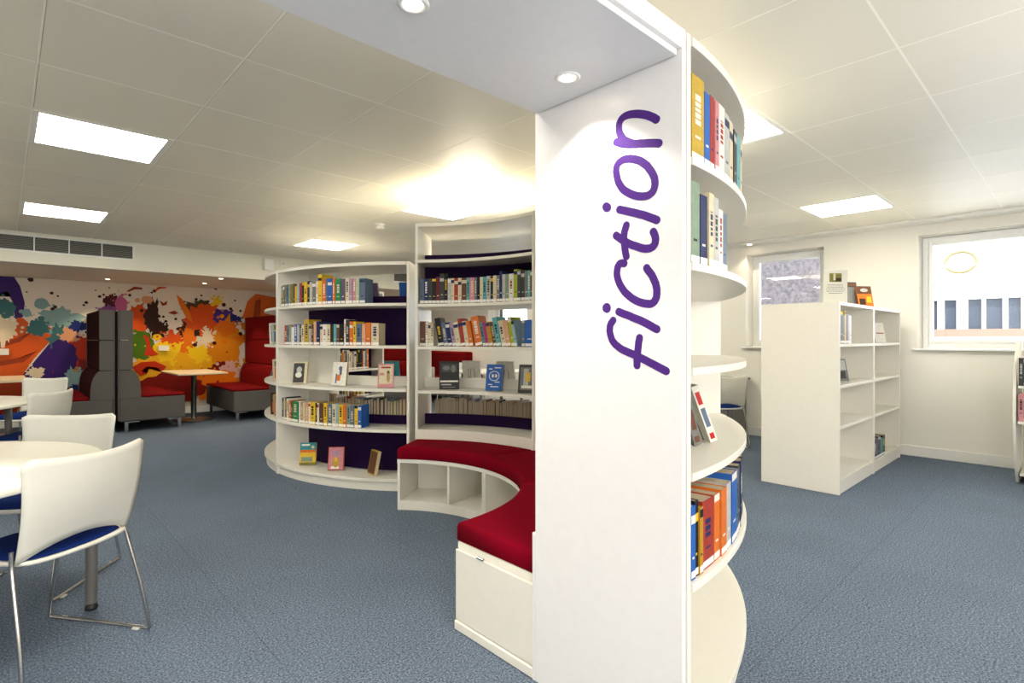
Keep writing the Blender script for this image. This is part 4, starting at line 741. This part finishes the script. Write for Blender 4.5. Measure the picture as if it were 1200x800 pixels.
tall_face(6.6, 1.43, .84, -16, 'grey book with a yellow streak displayed at the right of the tall bookcase', G2, .13, .215, .02, 'dark grey', [(.1,.1,.9,.9,'grey'),(.3,.2,.6,.85,'light grey'),(.45,.4,.7,.72,'yellow'),(.2,.16,.85,.26,'white')], stand='wire stand under the grey book with the yellow streak')
# face-out books on the reverse side of the tall bookcase (their backs are seen)
for a, c, lab in ((32, 'white', 'white-backed book displayed on the reverse side, behind the black book'), (22, 'white', 'white-backed book on the reverse side, beside the blue book'), (11, 'dark brown', 'dark brown book on the reverse side, right of the blue book'), (4, 'white', 'white-backed book on the reverse side at the right end')):
    x, y = ring_pt(C1, 1.86, a); face_book(x, y, .84, (math.cos(math.radians(a)), math.sin(math.radians(a))), lab, 'books on the reverse side of the middle shelves', .16, .22, .02, c, stand='wire stand on the reverse side, holding the '+lab.split(' book')[0]+' book at '+{32: 'the left', 22: 'the middle', 11: 'the third place', 4: 'the right end'}[a])
x, y = ring_pt(C2, 1.40, 214); face_book(x, y, .84, (-math.cos(math.radians(214)), -math.sin(math.radians(214))), 'dark book displayed on the reverse side behind the pink and cream book', 'books on the reverse side of the middle shelves', .14, .21, .02, 'teal', stand='wire stand on the reverse side behind the pink and cream book')
for a, c, lab in ((205.5, 'purple-grey', 'dark purple and gold book face out on the top reverse shelf, left one'), (220, 'blue', 'blue and black book face out on the top reverse shelf, right one')):
    x, y = ring_pt(C2, 1.40, a); face_book(x, y, 1.545, (-math.cos(math.radians(a)), -math.sin(math.radians(a))), lab, 'books on the top reverse shelf', .15, .22, .02, c, stand='wire stand on the top reverse shelf holding the '+lab.split(' book')[0]+' book')
# edge-on bay at the left
for z, a, c, lab in ((1.195, 172.5, 'light grey', 'grey photo book face out on the edge-on shelf at far left, upper one'), (.84, 173.5, 'cream', 'cream book with orange detail face out on the edge-on shelf at far left'), (.505, 174.5, 'tan', 'tan book face out on the edge-on shelf at far left, lower one'), (.505, 170.0, 'dark brown', 'dark brown book behind the tan one on the edge-on shelf'), (1.195, 168.0, 'white', 'white book behind the grey photo book on the edge-on shelf')):
    x, y = ring_pt(C2, 1.83, a); face_book(x, y, z, rot2(toward(x, y), 10), lab, 'books on the edge-on shelves', .13, .21, .03, c, [(.1, .1, .9, .6, 'orange' if z < 1 else 'slate blue'), (.1, .65, .9, .9, 'olive')], stand='wire stand under the '+lab.split(',')[0].replace(' face out', ''))
# leaning display books on the round shelf
for (x, y, bw, lab, c, sc, st) in ((2.02, 1.02, .14, 'white book with red spine print leaning back on the round shelf', 'white', ['red', 'red', 'slate blue'], 'wire stand behind the white and red book on the round shelf'), (1.90, 1.01, .10, 'brown and grey book leaning behind the white and red one on the round shelf', 'grey', ['brown', 'dark brown', 'brown'], 'wire stand behind the brown and grey book on the round shelf')):
    o = face_book(x, y, .855, (math.cos(math.radians(-36)), math.sin(math.radians(-36))), lab, 'books leaning on the round shelf', bw, .225, .03, c, [(.05,.05,.95,.95,'sage green')], lean=.36 if bw > .12 else .25, stand=st)
    s_ = MB()
    for k, (z0, z1) in enumerate(((.012, .035), (.15, .20), (.06, .135))): s_.box((-bw/2-.0006, .006, z0), (-bw/2+.0001, .024, z1), cm(sc[k]))
    s_.build('spine_print', o)
# ---------------- items on the straight bookcase
def flat_row(x, y, z, spec, where, group, seed, depth=.14):
    rnd = random.Random(seed); n = len(spec)
    for i, (c, t, h) in enumerate(spec):
        book_at((x, y, z+.0006), 0, t, h, depth, c, '%s%s book, %s %s' % (size(t, h), c, 'leftmost' if i == 0 else ('rightmost' if i == n-1 else ORD[i]+' from the left'), where), group, rnd); x += t+.001
flat_row(4.91, 1.362, 1.21, [('black',.055,.26),('dark grey',.05,.235),('yellow',.03,.27),('dark brown',.055,.24),('lilac',.04,.24),('white',.05,.235)], 'on the straight bookcase\'s top shelf', 'books on the top shelf of the straight bookcase', 41)
flat_row(5.93, 1.365, .12, [('navy',.07,.19),('purple-grey',.06,.19),('dark grey',.08,.20),('teal',.09,.17),('black',.08,.19)], 'on bottom shelf nearest the window wall', 'books on the bottom shelf near the window wall', 42)
face_book(5.20, 1.43, .875, (-.55, -.83), 'black and white photo book face out in the straight bookcase', 'books face out in the straight bookcase', .15, .21, .025, 'light grey', [(.04,.04,.96,.96,'grey'),(.1,.5,.9,.9,'light grey'),(.3,.15,.8,.45,'dark grey')], lean=.25, stand='wire stand under the black and white photo book')
face_book(6.43, 1.43, 1.21, (-.5, -.86), 'white and dark red booklet face out on the shelf nearest the window wall', 'books face out in the straight bookcase', .15, .20, .02, 'white', [(.0,.0,.12,1,'magenta'),(.3,.45,.9,.5,'brick red')], lean=.2, stand='wire stand under the white and dark red booklet')
face_book(6.02, 1.66, 1.55, (-.6, -.8), 'cream booklet propped on top of the straight bookcase, behind two covers', 'books on top of the straight bookcase', .17, .29, .012, 'cream', [(.0,.75,1,1,'pale green')], lean=.12, stand='wire stand under the cream booklet on top')
face_book(5.93, 1.55, 1.55, (-.6, -.8), 'dark patterned book on top of the straight bookcase, middle one', 'books on top of the straight bookcase', .16, .25, .015, 'dark grey', [(.05,.85,.95,.95,'brown'),(.1,.1,.9,.8,'grey')], lean=.18, stand='wire stand under the dark patterned book on top')
face_book(5.98, 1.44, 1.55, (-.6, -.8), 'brown book with orange glow and oval title on top of the straight bookcase', 'books on top of the straight bookcase', .155, .205, .02, 'brown', [(.0,.0,1,.62,'orange'),(.1,.1,.5,.4,'dark brown'),(.6,.2,.9,.5,'yellow')], [(.5,.8,.04,.018,'light grey')], lean=.22, stand='wire stand under the brown and orange book on top')
# acrylic sign
sg = empty('sign_holder', (5.33, 1.52, 1.551), heading(.66, .75)); b = MB(); b.cbox((0, 0, .002), (.21, .09, .003), FRAMEW, bev=.001); b.build('foot', sg)
b = MB(); b.cbox((0, 0, .155), (.215, .005, .30), PLAS, bev=.001); b.build('sheet', sg)
b = MB(); b.box((-.055, -.0035, .20), (.055, -.0024, .275), cm('olive')); b.box((-.02, -.004, .215), (.0, -.0034, .272), cm('cream')); b.box((0, -.0039, .205), (.05, -.0034, .235), cm('dark brown')); b.build('picture', sg)
b = MB()
for k, w in enumerate((.07, .075, .085, .08, .06)):
    z = .17-.018*k; x = -w
    while x < w: q = random.uniform(.01, .03); b.box((x, -.0032, z), (min(x+q, w), -.0026, z+.005), cm('grey')); x += q+.004
b.build('printed_lines', sg); tag(sg, 'white printed notice standing at the near end of the straight bookcase top', 'sign')
# display unit at right edge
def side_row(z, cols, where, grp):
    rnd = random.Random(8); y = .395; n = len(cols)
    for i, (c, t, h) in enumerate(cols):
        book_at((6.17 if z > .7 else 6.16, y, z+.0006), -math.pi/2, t, h, .15, c, '%s%s book, %s %s' % (size(t, h), c, 'leftmost' if i == 0 else ORD[i], where), grp, rnd, sticker=i > 0); y -= t+.001
side_row(.86, [('dark grey',.03,.23),('navy',.04,.24),('black',.04,.22),('slate blue',.03,.23)], 'from the left on the upper shelf of the bowed unit', 'books on the upper shelf of the bowed display unit')
side_row(.565, [('pink',.03,.23),('teal',.04,.22),('dark grey',.04,.22),('magenta',.03,.23)], 'from the left on the lower shelf of the bowed unit', 'books on the lower shelf of the bowed display unit')

for o in bpy.data.objects:
    if 'label' in o and not o.parent and len(o['label'].split()) > 16: print('LONG', o['label'])
